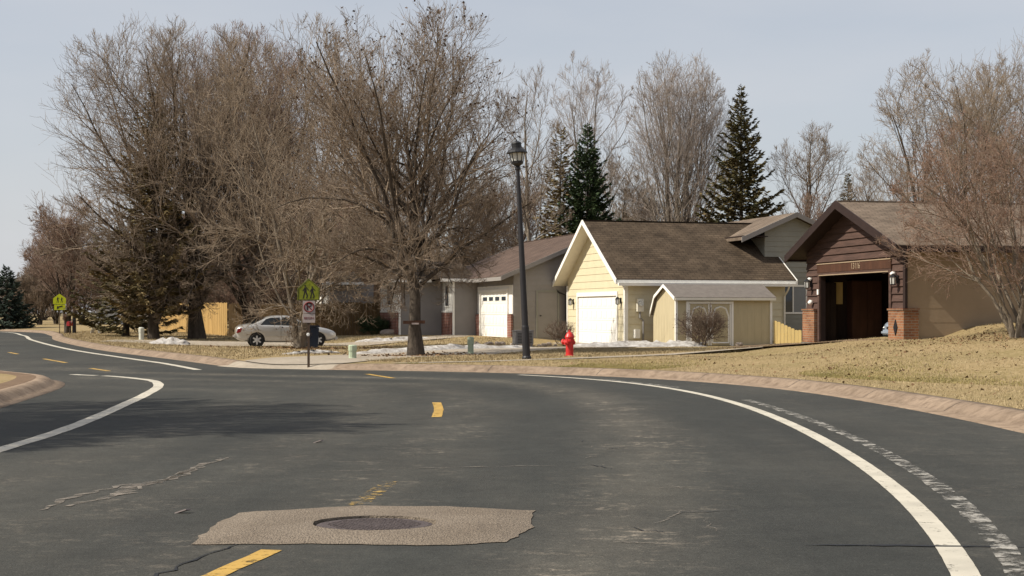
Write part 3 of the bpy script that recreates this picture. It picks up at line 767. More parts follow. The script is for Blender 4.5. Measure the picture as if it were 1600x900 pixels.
# ------------------------------------------------------------------ buildings
def at_z(poly, z):
    xs = []
    for i in range(len(poly)):
        (u0, z0), (u1, z1) = poly[i], poly[(i + 1) % len(poly)]
        if z0 == z1: continue
        if min(z0, z1) <= z <= max(z0, z1): xs.append(u0 + (u1 - u0) * (z - z0) / (z1 - z0))
    return (min(xs), max(xs)) if len(xs) >= 2 else None

def lap(mb, fn, poly, course, depth, holes=(), base=0.004):
    """lap siding on a convex wall polygon (u,z); fn(u,z,out)->xyz"""
    zmin, zmax = min(p[1] for p in poly), max(p[1] for p in poly)
    cuts = sorted({round(zmin + k * course, 4) for k in range(int((zmax - zmin) / course) + 1)} | {p[1] for p in poly} | {h[2] for h in holes} | {h[3] for h in holes})
    cuts = [c for c in cuts if zmin - 1e-6 <= c <= zmax + 1e-6]
    for z0, z1 in zip(cuts[:-1], cuts[1:]):
        if z1 - z0 < 1e-4: continue
        e = 1e-5
        a, b = at_z(poly, z0 + e), at_z(poly, z1 - e)
        if not a or not b: continue
        segs = [(0.0, 1.0, a[0], a[1], b[0], b[1])]
        parts = [(a[0], a[1], b[0], b[1])]
        for h in holes:
            if h[2] < z1 - e and h[3] > z0 + e:
                nx = []
                for (a0, a1, b0, b1) in parts:
                    if h[0] > min(a0, b0) and h[0] < max(a1, b1): nx.append((a0, h[0], b0, h[0]))
                    elif h[0] >= max(a1, b1): nx.append((a0, a1, b0, b1)); continue
                    if h[1] < max(a1, b1) and h[1] > min(a0, b0): nx.append((h[1], a1, h[1], b1))
                    elif h[1] <= min(a0, b0): nx.append((a0, a1, b0, b1))
                parts = nx
        zc = zmin + math.floor((z0 - zmin + 1e-6) / course) * course
        o0, o1 = base + depth * (1 - (z0 - zc) / course), base + depth * (1 - (z1 - zc) / course)
        for (a0, a1, b0, b1) in parts:
            if a1 - a0 < .005 and b1 - b0 < .005: continue
            mb.add([fn(a0, z0, o0), fn(a1, z0, o0), fn(b1, z1, o1), fn(b0, z1, o1), fn(a0, z0, 0), fn(a1, z0, 0), fn(b1, z1, 0), fn(b0, z1, 0)],
                   [(0, 1, 2, 3), (0, 4, 5, 1), (1, 5, 6, 2), (3, 7, 4, 0)])

def gable_roof(root, L, W, H, pitch, oh, ohf, ohb, roofm, edgem, soffm, T=None, thick=.10, fascia=.19, ridge=None, front_rake=True, back_rake=True, name='roof'):
    """ridge along local x; front gable at x=0. H is the wall plate height at y=0 and y=W"""
    yr = W / 2 if ridge is None else ridge
    zr = H + yr * pitch
    roof = MB(T); x0, x1 = -ohf, L + ohb
    for s in (0, 1):
        ye = -oh if s == 0 else W + oh
        ze = zr - abs(yr - ye) * pitch
        roof.prism([(ye, ze + .03), (yr, zr + .03), (yr, zr + .03 + thick), (ye, ze + .03 + thick)], lambda u, v, t: (t, u, v), x0, x1)
    roof.box(x0 + .02, x1 - .02, yr - .09, yr + .09, zr + thick + .012, zr + thick + .045)
    ro = roof.build(name, roofm, root)
    sf = MB(T)
    for s in (0, 1):
        ye = -oh if s == 0 else W + oh
        ze = zr - abs(yr - ye) * pitch
        d = .02 if s == 0 else -.02
        sf.prism([(ye + d, ze - .01), (yr - d * .1, zr - .01), (yr - d * .1, zr + .026), (ye + d, ze + .026)], lambda u, v, t: (t, u, v), x0 + .03, x1 - .03)
    sf.build('soffit', soffm, ro)
    for (xa, xb, on) in ((x0 - .045, x0 - .003, front_rake), (x1 + .003, x1 + .045, back_rake)):
        if not on: continue
        for s in (0, 1):
            rk = MB(T)
            ye = -oh - .03 if s == 0 else W + oh + .03
            ze = zr - abs(yr - ye) * pitch; dd = (1 if s == 0 else -1) * .004
            rk.prism([(ye, ze + .03 + thick - fascia), (yr - dd, zr + .03 + thick - fascia), (yr - dd, zr + .045 + thick), (ye, ze + .045 + thick)], lambda u, v, t: (t, u, v), xa, xb)
            rk.build('rake_board', edgem, ro)
    for s in (0, 1):
        fb = MB(T); ye = -oh if s == 0 else W + oh; ze = zr - abs(yr - ye) * pitch
        a, c = (ye - .035, ye - .003) if s == 0 else (ye + .003, ye + .035)
        fb.box(x0 + .01, x1 - .01, a, c, ze - .07, ze + .10); fb.build('fascia', edgem, ro)
    return ro, zr

def panel_door(root, fn, u0, u1, z0, z1, m, rows=4, cols=6, name='garage_door', windows=None, out=0.0):
    """sectional door; fn(u,z,out)"""
    b = MB(); rh = (z1 - z0) / rows
    for r in range(rows):
        za, zb = z0 + r * rh + .006, z0 + (r + 1) * rh - .006
        b.prism([(u0, za), (u1, za), (u1, zb), (u0, zb)], lambda u, z, t: fn(u, z, t), out - .04, out)
        cw = (u1 - u0) / cols
        for c in range(cols):
            ua, ub = u0 + c * cw + .10, u0 + (c + 1) * cw - .10
            b.prism([(ua, za + .09), (ub, za + .09), (ub, zb - .09), (ua, zb - .09)], lambda u, z, t: fn(u, z, t), out + .001, out + .012)
    d = b.build(name, m, root)
    if windows:
        for (ua, ub, za, zb) in windows:
            MB().prism([(ua, za), (ub, za), (ub, zb), (ua, zb)], lambda u, z, t: fn(u, z, t), out + .013, out + .02).build('door_window', M['pane'], d)
    return d

def coach_lantern(root, fn, u, z):
    b = MB()
    b.box(-.05, .05, -.01, .02, -.12, .12)
    b.tube([(0, .02, .05), (0, .12, .10), (0, .14, .06)], .012, 6)
    b.lathe([(.02, .16), (.10, .08), (.105, .06)], 6, (0, .14, 0)); b.lathe([(.075, -.16), (.085, -.14), (.02, -.17)], 6, (0, .14, 0))
    for k in range(6):
        a = k * math.pi / 3; b.tube([(.085 * math.cos(a), .14 + .085 * math.sin(a), -.14), (.098 * math.cos(a), .14 + .098 * math.sin(a), .07)], .008, 4)
    b.T = None; vs = [fn(u + p[0], z + p[2], p[1] + .03) for p in b.v]; b.v = vs
    l = b.build('wall_lantern', M['black_metal'], root)
    g = MB(); g.lathe([(.07, -.135), (.085, .06)], 6, (0, .14, 0)); g.v = [fn(u + p[0], z + p[2], p[1] + .03) for p in g.v]
    g.build('glass', M['lamp_glass'], l)

front = lambda u, z, o: (-o, u, z)        # wall facing -x of the house
side = lambda u, z, o: (u, -o, z)         # wall facing -y of the house

# ---- yellow garage house
YL, YW, YH, YP = 7.1, 7.45, 2.86, 0.625
yh = thing('garage_house', 'pale yellow garage with white double door, brown shingle roof and white gable trim', 'house', (4.585, 57.5, 0.0), R(16))
b = MB(); b.prism([(0, -.3), (YW, -.3), (YW, YH), (YW / 2, YH + YW / 2 * YP), (0, YH)], lambda u, v, t: (t, u, v), 0.012, YL)
b.build('wall', M['tan_siding'], yh)
b = MB(); lap(b, front, [(0.10, 0), (YW - .10, 0), (YW - .10, YH + .05), (YW / 2, YH + YW / 2 * YP), (.10, YH + .05)], .30, .017, [(.80, 6.02, 0, 2.24)])
b.build('front_siding', M['yellow_siding'], yh)
b = MB(); lap(b, side, [(.10, 0), (YL, 0), (YL, YH - .05), (.10, YH - .05)], .30, .028); b.build('side_siding', M['yellow_siding'], yh)
b = MB(); b.box(-.045, .10, -.045, -.001, -.1, YH - .30); b.box(-.045, 0.005, -.001, .10, -.1, YH - .30); b.build('corner_trim', M['white_paint'], yh)
b = MB(); b.box(-.045, .0, YW - .10, YW + .03, -.1, YH - .30); b.build('corner_trim', M['white_paint'], yh)
ro, zr = gable_roof(yh, YL, YW, YH, YP, .45, .55, .30, M['shingle'], M['white_paint'], M['trim_cream'])
b = MB(); b.box(-.06, .012, .80, .92, 0, 2.24); b.box(-.06, .012, 5.90, 6.02, 0, 2.24); b.box(-.06, .012, .921, 5.899, 2.06, 2.24); b.build('door_frame', M['white_paint'], yh)
panel_door(yh, front, .925, 5.895, .01, 2.055, M['white_paint'], 4, 8, out=-.008)
coach_lantern(yh, front, .45, 1.85); coach_lantern(yh, front, 6.55, 1.85)
b = MB()
b.prism([(-.58, 2.44), (-.47, 2.44), (-.47, 2.56), (-.60, 2.56)], lambda u, v, t: (t, u, v), -.50, YL + .25); b.build('gutter', M['white_paint'], yh)
b = MB(); b.tube([(YL - .06, -.52, 2.46), (YL - .06, -.40, 2.3), (YL - .06, -.09, 2.05), (YL - .06, -.08, .1)], .04, 8); b.build('downspout', M['trim_cream'], yh)
b = MB(); b.tube([(-.45, YW + .50, 2.45), (-.30, YW + .35, 2.28), (-.05, YW + .10, 2.15), (-.05, YW + .10, .2)], .04, 8); b.build('downspout', M['black_metal'], yh)
# electricity meter with its conduit and the small box by the ground
b = MB(); b.box(.46, .74, -.16, -.035, 1.40, 1.92); me_ = b.build('meter_box', M['trim_cream'], yh, bevel=.01)
b = MB(); b.lathe([(.10, -.26), (.11, -.20), (.12, -.161)], 14, (.60, 0, 1.72), axis='Y'); b.build('dial', M['lamp_glass'], me_)
b = MB(); b.tube([(.60, -.09, 1.40), (.60, -.09, 1.15), (.74, -.09, 1.05), (.74, -.09, .05)], .035, 8); b.build('conduit', M['grey_box'], yh)
b = MB(); b.box(.34, .56, -.22, -.035, .32, .68); b.build('utility_box', M['white_paint'], yh, bevel=.01)

# ---- taller grey house behind its right end
gh = thing('grey_house', 'grey two storey gable with a dark window behind the yellow garage', 'house', (4.254, 58.65, 0.0), R(16))
TG = Matrix.Translation((6.75, 0, 0)) @ Matrix.Rotation(R(90), 4, 'Z') @ Matrix.Scale(-1, 4, (0, 1, 0))   # gable frame: x = away, y = to the right
gw_r, gp = 4.2, .43                       # right wall position
zl, zrg = 5.47 - 1.31 * gp, 5.47
wall_poly = [(0, -.3), (gw_r, -.3), (gw_r, 5.47 - (gw_r - 1.31) * gp), (1.31, 5.47), (0, zl)]
b = MB(TG); b.prism(wall_poly, lambda u, v, t: (t, u, v), .012, 8); b.build('wall', M['grey_siding'], gh)
b = MB(TG); lap(b, front, [(p[0], max(p[1], 0)) for p in wall_poly], .22, .02, [(.72, 1.98, 1.33, 2.52)]); b.build('front_siding', M['grey_siding'], gh)
r_ = MB(TG)
for (ye, sgn) in ((-1.22, 1), (gw_r + .5, -1)):
    ze = 5.47 - abs(1.31 - ye) * gp
    r_.prism([(ye, ze + .03), (1.31, 5.50), (1.31, 5.62), (ye, ze + .15)], lambda u, v, t: (t, u, v), -.40, 8.3)
rf = r_.build('roof', M['tan_shingle'], gh)
for (ye, sgn) in ((-1.25, 1), (gw_r + .53, -1)):
    ze = 5.47 - abs(1.31 - ye) * gp; k = MB(TG)
    k.prism([(ye, ze - .05), (1.31 - sgn * .004, 5.42), (1.31 - sgn * .004, 5.635), (ye, ze + .165)], lambda u, v, t: (t, u, v), -.445, -.403); k.build('rake_board', M['far_siding'], rf)
b = MB(TG); b.box(-.38, 7.9, -1.2, -.02, zl - .34, zl - .30); b.build('soffit', M['brown_trim'], rf)
f_ = MB(TG); f_.box(-.05, .012, .70, .78, 1.31, 2.54); f_.box(-.05, .012, 1.92, 2.0, 1.31, 2.54); f_.box(-.05, .012, .781, 1.919, 1.31, 1.38); f_.box(-.05, .012, .781, 1.919, 2.47, 2.54); f_.box(-.045, .012, 1.30, 1.35, 1.381, 2.469)
wd = f_.build('window', M['white_paint'], gh)
b = MB(TG); b.box(-.015, .012, .782, 1.298, 1.382, 2.468); b.build('pane', M['pane'], wd)
b = MB(TG); b.box(-.02, .012, 1.352, 1.918, 1.382, 2.468); b.build('pane', M['pane_grey'], wd)
b = MB(TG); b.box(-.045, .012, .12, .24, 0, 2.6); b.build('downspout', M['grey_box'], gh)
b = MB(); b.lathe([(.12, 0), (.12, .55), (.15, .56), (.15, .66)], 10, (4.1, 4.2, 4.75)); b.build('vent_pipe', M['tan_shingle'], gh)
# ---- garden shed
sh_ = thing('garden_shed', 'small cream garden shed with arched double doors beside the yellow garage', 'shed', (6.33, 54.9, 0.06), R(16))
SL, SW = 4.05, 2.35
prof = [(0, 0), (0, 1.92), (1.0, 2.36), (1.92, 1.93), (2.35, 1.25), (2.35, 0)]
b = MB(); b.prism(prof, lambda u, v, t: (t, u, v), 0, SL); b.build('wall', M['shed_siding'], sh_)
b = MB()
for i in range(14): b.box(.02 + i * .30, .035 + i * .30, -.004, -.001, .02, 1.9)
for i in range(8): b.box(-.004, -.001, .02 + i * .29, .035 + i * .29, .02, 1.2)
b.build('batten', M['shed_siding'], sh_)
b = MB(); th = .05
rp = [(-.16, 1.85), (1.0, 2.37), (1.95, 1.94), (2.43, 1.20)]
rp2 = [(-.17, 1.85 + th), (1.0, 2.37 + th), (1.97, 1.94 + th), (2.48, 1.22)]
for i in range(3): b.prism([rp[i], rp[i + 1], rp2[i + 1], rp2[i]], lambda u, v, t: (t, u, v), -.12, SL + .12)
rf = b.build('roof', M['shed_roof'], sh_)
b = MB()
for i in range(3): b.prism([(rp[i][0], rp[i][1] - .07), (rp[i + 1][0], rp[i + 1][1] - .07), rp2[i + 1], rp2[i]], lambda u, v, t: (t, u, v), -.145, -.122)
b.build('rake_board', M['white_paint'], rf)
b = MB(); b.box(-.1, SL + .1, -.19, -.165, 1.78, 1.88); b.build('fascia', M['trim_cream'], rf)
MB().box(-.03, .06, -.03, -.001, 0, 1.9).box(-.03, -.001, -.001, .06, 0, 1.9).build('corner_trim', M['white_paint'], sh_); MB().box(SL - .07, SL + .02, -.03, -.001, 0, 1.9).build('corner_trim', M['white_paint'], sh_)
du0, du1 = .42, 2.40
b = MB(); b.box(du0, du0 + .09, -.05, -.001, 0, 1.74); b.box(du1 - .09, du1, -.05, -.001, 0, 1.74); b.box(du0 + .091, du1 - .091, -.05, -.001, 1.65, 1.74); b.build('door_frame', M['white_paint'], sh_)
for k in range(2):
    ua = du0 + .10 + k * .905; ub = ua + .865
    b = MB(); b.box(ua, ub, -.030, -.002, .03, 1.63); d = b.build('door', M['shed_siding'], sh_)
    b = MB()
    cu = (ua + ub) / 2; hw = .34
    arch = [(cu - hw, .12), (cu - hw, 1.15), (cu - .22, 1.46), (cu, 1.53), (cu + .22, 1.46), (cu + hw, 1.15), (cu + hw, .12)]
    for i in range(len(arch)):
        (a0, a1), (c0, c1) = arch[i], arch[(i + 1) % len(arch)]
        b.tube([(a0, -.035, a1), (c0, -.035, c1)], .032, 4)
    b.box(ua, ua + .05, -.042, -.031, .03, 1.63); b.box(ub - .05, ub, -.042, -.031, .03, 1.63)
    b.build('door_trim', M['white_paint'], d)
# ---- short new picket fence
pf = thing('picket_fence', 'short new pine board fence stepping down beside the shed', 'fence', (10.28, 55.85, 0.06), R(-16))
for i in range(8):
    h = .98 - .36 * min(1, max(0, (i - .5) / 5.5)) ** .9 if i < 7 else .62
    b = MB(); b.prism([(i * .135, 0), (i * .135 + .125, 0), (i * .135 + .125, h - .02), (i * .135 + .0625, h + .01), (i * .135, h - .005)], lambda u, v, t: (u, t, v), 0, .022); b.build('board', M['lumber'], pf)
b = MB(); b.box(0, 1.08, .024, .06, .15, .22); b.box(0, 1.08, .024, .06, .42, .49); b.build('rail', M['lumber'], pf)

# ---- brown garage with its door open
BL, BW, BH, BP = 8.6, 7.07, 2.92, .375
bz = .40
bg = thing('open_garage', 'dark brown sided garage with its wide door open and brick piers', 'garage', (11.1, 40.0, bz), R(11))
t_ = .16
b = MB(); b.box(t_ + .001, BL, 0, t_, -.6, BH); b.build('side_wall', M['khaki_siding'], bg)
b = MB(); lap(b, side, [(.02, -.1), (BL, -.1), (BL, BH - .06), (.02, BH - .06)], .40, .004); b.build('side_siding', M['khaki_siding'], bg)
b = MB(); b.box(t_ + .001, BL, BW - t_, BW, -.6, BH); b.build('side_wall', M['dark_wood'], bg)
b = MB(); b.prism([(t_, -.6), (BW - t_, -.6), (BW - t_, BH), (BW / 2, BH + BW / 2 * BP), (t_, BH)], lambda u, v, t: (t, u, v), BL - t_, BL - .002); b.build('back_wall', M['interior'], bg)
O0, O1, OH = 1.0, 5.97, 2.15
b = MB()
b.box(0.002, t_, 0, O0, -.6, BH); b.box(.002, t_, O1, BW, -.6, BH)
b.prism([(O0 + .001, OH), (O1 - .001, OH), (O1 - .001, BH), (O0 + .001, BH)], lambda u, v, t: (t, u, v), .002, t_)
b.prism([(0, BH + .001), (BW, BH + .001), (BW / 2, BH + BW / 2 * BP)], lambda u, v, t: (t, u, v), .002, t_)
b.build('front_wall', M['brown_trim'], bg)
b = MB(); lap(b, front, [(.0, 1.08), (BW, 1.08), (BW, BH), (BW / 2, BH + BW / 2 * BP), (0, BH)], .215, .045, [(O0 - .16, O1 + .16, 0, OH + .36)])
b.build('front_siding', M['brown_siding'], bg)
b = MB(); b.box(-.075, .0, -.06, .08, 1.07, BH - .02); b.build('corner_board', M['brown_trim'], bg)
b = MB(); b.box(-.06, .0, O0 - .14, O0 + .0, .0, OH + .10); b.box(-.06, .0, O1, O1 + .14, .0, OH + .10); b.box(-.06, .0, O0 + .001, O1 - .001, OH - .0, OH + .10)
dfm = b.build('door_frame', M['brown_siding'], bg)
b = MB(); b.box(-.07, 0, O0 - .15, O1 + .15, OH + .102, OH + .36); lin = b.build('lintel_board', M['panel_wood'], bg)
b = MB(); b.box(-.085, -.0, O0 - .15, O1 + .15, OH + .361, OH + .39); b.box(-.078, -.061, O0 + .0, O1, OH + .0, OH + .03); b.build('light_edge', M['khaki_siding'], lin)
letters('13116', .26, 'house_number', M['khaki_siding'], lin, (-.078, 3.2, OH + .235), (R(90), 0, R(-90)))
ro, zr = gable_roof(bg, BL, BW, BH, BP, .50, .55, .3, M['tan_shingle'], M['brown_trim'], M['brown_trim'], fascia=.24)
for (a, c) in ((-.10, .86), (BW - .88, BW + .08)):
    b = MB(); b.box(-.14, .32 if a < 0 else .18, a, c, -.7, 1.04); b.build('brick_pier', M['brick'], bg)
    b = MB(); b.box(-.17, .34 if a < 0 else .2, a - .02, c + .02, 1.041, 1.09); b.build('pier_cap', M['brick'], bg)
b = MB(); b.prism([(.38, .32), (.50, .55), (.38, .78), (.26, .55)], lambda u, v, t: (t, u, v), -.165, -.141); b.build('ornament', M['black_metal'], bg)
coach_lantern(bg, lambda u, z, o: (-o - .04, u, z), .42, 1.92); coach_lantern(bg, lambda u, z, o: (-o - .04, u, z), 6.6, 1.92)
b = MB(); b.lathe([(.02, -.20), (.09, -.14), (.07, -.05), (.03, -.04)], 10, (0, 6.55, 1.30), axis='X'); b.build('flood_lamp', M['white_paint'], bg, smooth=True)
b = MB(); b.lathe([(.02, -.20), (.07, -.14), (.06, -.05), (.03, -.04)], 10, (0, 6.62, 2.05), axis='X'); b.build('flood_lamp', M['white_paint'], bg, smooth=True)
b = MB(); b.lathe([(.02, -.20), (.07, -.14), (.06, -.05), (.03, -.04)], 10, (0, .62, 2.08), axis='X'); b.build('flood_lamp', M['white_paint'], bg, smooth=True)
b = MB(); b.box(-.09, -.061, O1 + .01, O1 + .12, 1.55, 1.72); b.build('keypad', M['white_paint'], bg)
b = MB(); b.box(-.3, BL - t_, t_, BW - t_, -.62, 0.0); b.build('floor', M['floor_conc'], bg)
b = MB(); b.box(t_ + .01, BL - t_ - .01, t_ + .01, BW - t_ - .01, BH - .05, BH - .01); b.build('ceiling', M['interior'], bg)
# things kept along the inside of the left wall
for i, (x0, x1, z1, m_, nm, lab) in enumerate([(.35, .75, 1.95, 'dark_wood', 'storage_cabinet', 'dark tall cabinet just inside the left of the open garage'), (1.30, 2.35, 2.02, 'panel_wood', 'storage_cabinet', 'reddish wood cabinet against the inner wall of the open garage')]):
    r0 = thing(nm, lab, 'cabinet', (0, 0, 0))
    r0.matrix_world = bg.matrix_basis @ Matrix.Translation((x0, BW - t_ - .46, .002))
    w = x1 - x0
    MB().box(0, w, .02, .44, 0, z1).build('body', M[m_], r0)
    MB().box(.02, w / 2 - .006, 0, .019, .06, z1 - .03).build('door', M[m_], r0); MB().box(w / 2 + .006, w - .02, 0, .019, .06, z1 - .03).build('door', M[m_], r0)
r0 = thing('wall_poster', 'small pale notice board on the inner wall of the open garage', 'notice board'); r0.matrix_world = bg.matrix_basis @ Matrix.Translation((.86, BW - t_ - .03, 1.25))
MB().box(0, .30, 0, .025, 0, .72).build('board', M['lumber'], r0)

# ---- red roofed house at the back, stepping away to the left
fx, fy = .06, 64.4
fh = thing('brick_house', 'pale grey house with red brick bases, reddish roof and white garage door', 'house', (fx, fy, .2), R(16))
# local frame as for the yellow garage: x = to the right along the facing walls, y = away
FH, FP = 2.95, .42
W_ = 9.5
TF = Matrix.Rotation(R(90), 4, 'Z') @ Matrix.Scale(-1, 4, (0, 1, 0))       # gable frame: x = away, y = to the right
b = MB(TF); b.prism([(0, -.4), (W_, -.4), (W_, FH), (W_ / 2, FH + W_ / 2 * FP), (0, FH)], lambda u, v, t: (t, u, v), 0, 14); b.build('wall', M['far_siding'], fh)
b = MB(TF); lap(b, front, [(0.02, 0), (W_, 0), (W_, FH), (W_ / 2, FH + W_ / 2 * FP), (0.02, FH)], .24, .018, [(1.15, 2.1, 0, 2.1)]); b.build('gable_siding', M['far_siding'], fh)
gable_roof(fh, 14, W_, FH, FP, .65, .35, .3, M['red_shingle'], M['far_siding'], M['brown_trim'], T=TF)
dd = MB(TF).box(-.03, .01, 1.16, 2.08, .02, 2.08).build('door', M['far_siding'], fh)
MB(TF).box(-.05, .01, 1.07, 1.149, 0, 2.18).box(-.05, .01, 2.091, 2.17, 0, 2.18).box(-.05, .01, 1.15, 2.09, 2.10, 2.18).build('door_frame', M['grey_siding'], fh)
MB(TF).lathe([(.03, -.09), (.035, -.06), (.015, -.031)], 10, (0, 1.28, 1.02), axis='X').build('door_knob', M['black_metal'], dd)
left = lambda u, z, o: (-o, u, z)
gd0, gd1 = .75, 5.55
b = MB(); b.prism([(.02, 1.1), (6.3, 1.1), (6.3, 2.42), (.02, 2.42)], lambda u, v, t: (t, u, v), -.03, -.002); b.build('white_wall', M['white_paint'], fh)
for (a, c) in ((-.04, gd0 - .14), (gd1 + .14, 6.34)):
    MB().box(-.12, -.031, a, c, -.3, 1.08).build('brick_base', M['red_brick'], fh)
MB().box(-.11, -.001, gd0 - .13, gd0, 0, 2.26).box(-.11, -.001, gd1, gd1 + .13, 0, 2.26).box(-.11, -.001, gd0 + .001, gd1 - .001, 2.12, 2.26).build('door_frame', M['white_paint'], fh)
wins = [(gd0 + .3 + k * 1.12, gd0 + 1.02 + k * 1.12, 1.72, 1.90) for k in range(4)]
panel_door(fh, left, gd0 + .005, gd1 - .005, .01, 2.115, M['white_paint'], 4, 8, windows=wins, out=.045)
# stepped wings to the left (each is a box of wall with a lit end and a shaded face)
def wing(x0, x1, y0, y1, h, win_u, brick_u):
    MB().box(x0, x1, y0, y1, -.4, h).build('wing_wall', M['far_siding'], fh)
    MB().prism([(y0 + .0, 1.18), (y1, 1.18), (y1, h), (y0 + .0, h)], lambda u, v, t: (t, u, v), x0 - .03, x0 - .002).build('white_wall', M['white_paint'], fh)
    MB().box(x0 - .12, x0 - .031, brick_u[0], brick_u[1], -.3, 1.16).build('brick_base', M['red_brick'], fh)
    MB().box(x0 - .13, x0 - .031, brick_u[0], brick_u[1], 1.161, 1.24).build('sill', M['white_paint'], fh)
    ua, ub, za, zb = win_u
    wn_ = MB().box(x0 - .075, x0 - .031, ua, ua + .07, za, zb).box(x0 - .075, x0 - .031, ub - .07, ub, za, zb).box(x0 - .075, x0 - .031, ua + .071, ub - .071, za, za + .07).box(x0 - .075, x0 - .031, ua + .071, ub - .071, zb - .07, zb).build('window', M['white_paint'], fh)
    MB().box(x0 - .05, x0 - .032, ua + .072, ub - .072, za + .072, zb - .072).build('pane', M['pane'], wn_)
    MB().box(x0 - .05, x0 + .05, y0 - .05, y0 - .002, -.1, h).build('corner_trim', M['white_paint'], fh)
def step(v, k): return (v[0], v[1] + k)
wing(-1.25, .0 - .002, 6.35, 13.5, 2.75, (7.0, 7.95, 1.42, 2.55), (6.4, 8.4))
wing(-3.5, -1.26, 8.55, 13.5, 2.75, (10.0, 11.7, 1.5, 2.6), (8.6, 13.2))
wing(-6.0, -3.51, 15.7, 20.5, 2.75, (17, 18, 1.4, 2.5), (15.8, 20))
for (x0, x1, ya, yb) in ((-2.0, 0, 6.0, 14.2), (-4.2, -1.95, 8.1, 14.2), (-6.7, -4.15, 15.2, 21)):
    b = MB(); b.prism([(ya, 2.80), ((ya + yb) / 2, 2.80 + (yb - ya) / 2 * .24), (yb, 2.80)], lambda u, v, t: (t, u, v), x0, x1); b.build('wing_roof', M['shingle'], fh)
    MB().box(x0 + .02, x1 - .02, ya - .09, ya - .005, 2.68, 2.82).build('gutter', M['white_paint'], fh)

# ---- long board fence
def board_fence(name, label, a, c, h, m_, seed, gap=.01, bw=.14):
    a, c = Vector(a), Vector(c); L = (c - a).length; ang = math.atan2(c.y - a.y, c.x - a.x); rnd = random.Random(seed)
    r0 = thing(name, label, 'fence', (a.x, a.y, 0), ang)
    n = int(L / (bw + gap)); bd = MB()
    for i in range(n):
        u = i * (bw + gap); z0 = tz(a.x + u * math.cos(ang), a.y + u * math.sin(ang)); hh = h + rnd.uniform(-.03, .03)
        bd.prism([(u, z0 - .05), (u + bw, z0 - .05), (u + bw, z0 + hh - .04), (u + bw * .75, z0 + hh), (u + bw * .25, z0 + hh), (u, z0 + hh - .04)], lambda x, z, t: (x, t, z), rnd.uniform(-.012, 0), .02)
    bd.build('boards', m_, r0)
    for k in range(int(L / 2.4) + 1):
        u = min(k * 2.4 + .05, L - .1); z0 = tz(a.x + u * math.cos(ang), a.y + u * math.sin(ang))
        MB().box(u, u + .09, .07, .16, z0 - .1, z0 + h - .05).build('post', m_, r0)
    MB().box(0, L, .022, .068, .35, .43).box(0, L, .022, .068, h - .35, h - .27).build('rail', m_, r0)
    return r0
board_fence('board_fence', 'long brown board fence standing behind the silver car', (-15.55, 78.0), (-6.9, 77.3), 1.78, M['cedar'], 1)
board_fence('board_fence', 'golden sunlit board fence between the two thick trunks at the left', (-24.5, 97.0), (-15.62, 78.15), 1.82, M['fresh_cedar'], 2)

# ---- far houses glimpsed through the trees at the left
for i, (px, d, rz, lab, W2, L2, H2) in enumerate([(150, 122, 16, 'white house far behind the dark fir at the left', 5.0, 7.0, 2.6), (196, 100, 8, 'low grey roofed shed beyond the lawn at the far left', 2.6, 3.2, .75)]):
    x, y = P2(px, d) if False else ((px - 800) / F_PX * d, d)
    h_ = thing('far_house' if i == 0 else 'far_shed', lab, 'house' if i == 0 else 'shed', (x, y, tz(x, y) - .05), R(rz))
    MB().prism([(0, -.2), (W2, -.2), (W2, H2), (W2 / 2, H2 + W2 / 2 * .5), (0, H2)], lambda u, v, t: (t, u, v), 0, L2).build('wall', M['white_paint'] if i == 0 else M['far_siding'], h_)
    gable_roof(h_, L2, W2, H2, .5, .35, .35, .35, M['tan_shingle'] if i == 0 else M['shed_roof'], M['white_paint'], M['trim_cream'])
    if i == 0:
        for u in (1.2, 3.6):
            w = MB().box(u, u + 1.2, -.05, -.002, 1.0, 2.1).build('window', M['white_paint'], h_); MB().box(u + .08, u + 1.12, -.06, -.051, 1.08, 2.02).build('pane', M['pane'], w)
# ------------------------------------------------------------------ trees
def nrm(a): return a / np.maximum(np.linalg.norm(a, axis=-1, keepdims=True), 1e-9)

def tubes(P, Rr, S):
    N, K, _ = P.shape
    T = np.empty_like(P); T[:, 1:-1] = P[:, 2:] - P[:, :-2]; T[:, 0] = P[:, 1] - P[:, 0]; T[:, -1] = P[:, -1] - P[:, -2]
    T = nrm(T)
    ref = np.where(np.abs(T[:, :1, 2:3]) > .9, np.array([1., 0, 0]), np.array([0, 0, 1.]))
    U = nrm(np.cross(T, np.broadcast_to(ref, T.shape))); W = np.cross(T, U)
    a = np.arange(S) * 2 * np.pi / S
    V = P[:, :, None, :] + (U[:, :, None, :] * np.cos(a)[:, None] + W[:, :, None, :] * np.sin(a)[:, None]) * Rr[:, :, None, None]
    n = np.arange(N)[:, None, None] * K * S; k = np.arange(K - 1)[None, :, None] * S; s = np.arange(S)[None, None, :]; s2 = (s + 1) % S
    F = np.stack([n + k + s, n + k + s2, n + k + S + s2, n + k + S + s], -1).reshape(-1, 4)
    return V.reshape(-1, 3), F

def join(parts):
    V, F, o = [], [], 0
    for v, f in parts: V.append(v); F.append(f + o); o += len(v)
    return np.vstack(V), np.vstack(F)

def env_dist(p, d, env):
    """distance from p along d to the crown ellipsoid (centre, radii)"""
    c, r = env
    q = (p - c) / r; e = d / r
    a = (e * e).sum(1); b = (q * e).sum(1); cc = (q * q).sum(1) - 1
    disc = np.maximum(b * b - a * cc, 0)
    return np.where(cc < 0, (-b + np.sqrt(disc)) / a, .25)

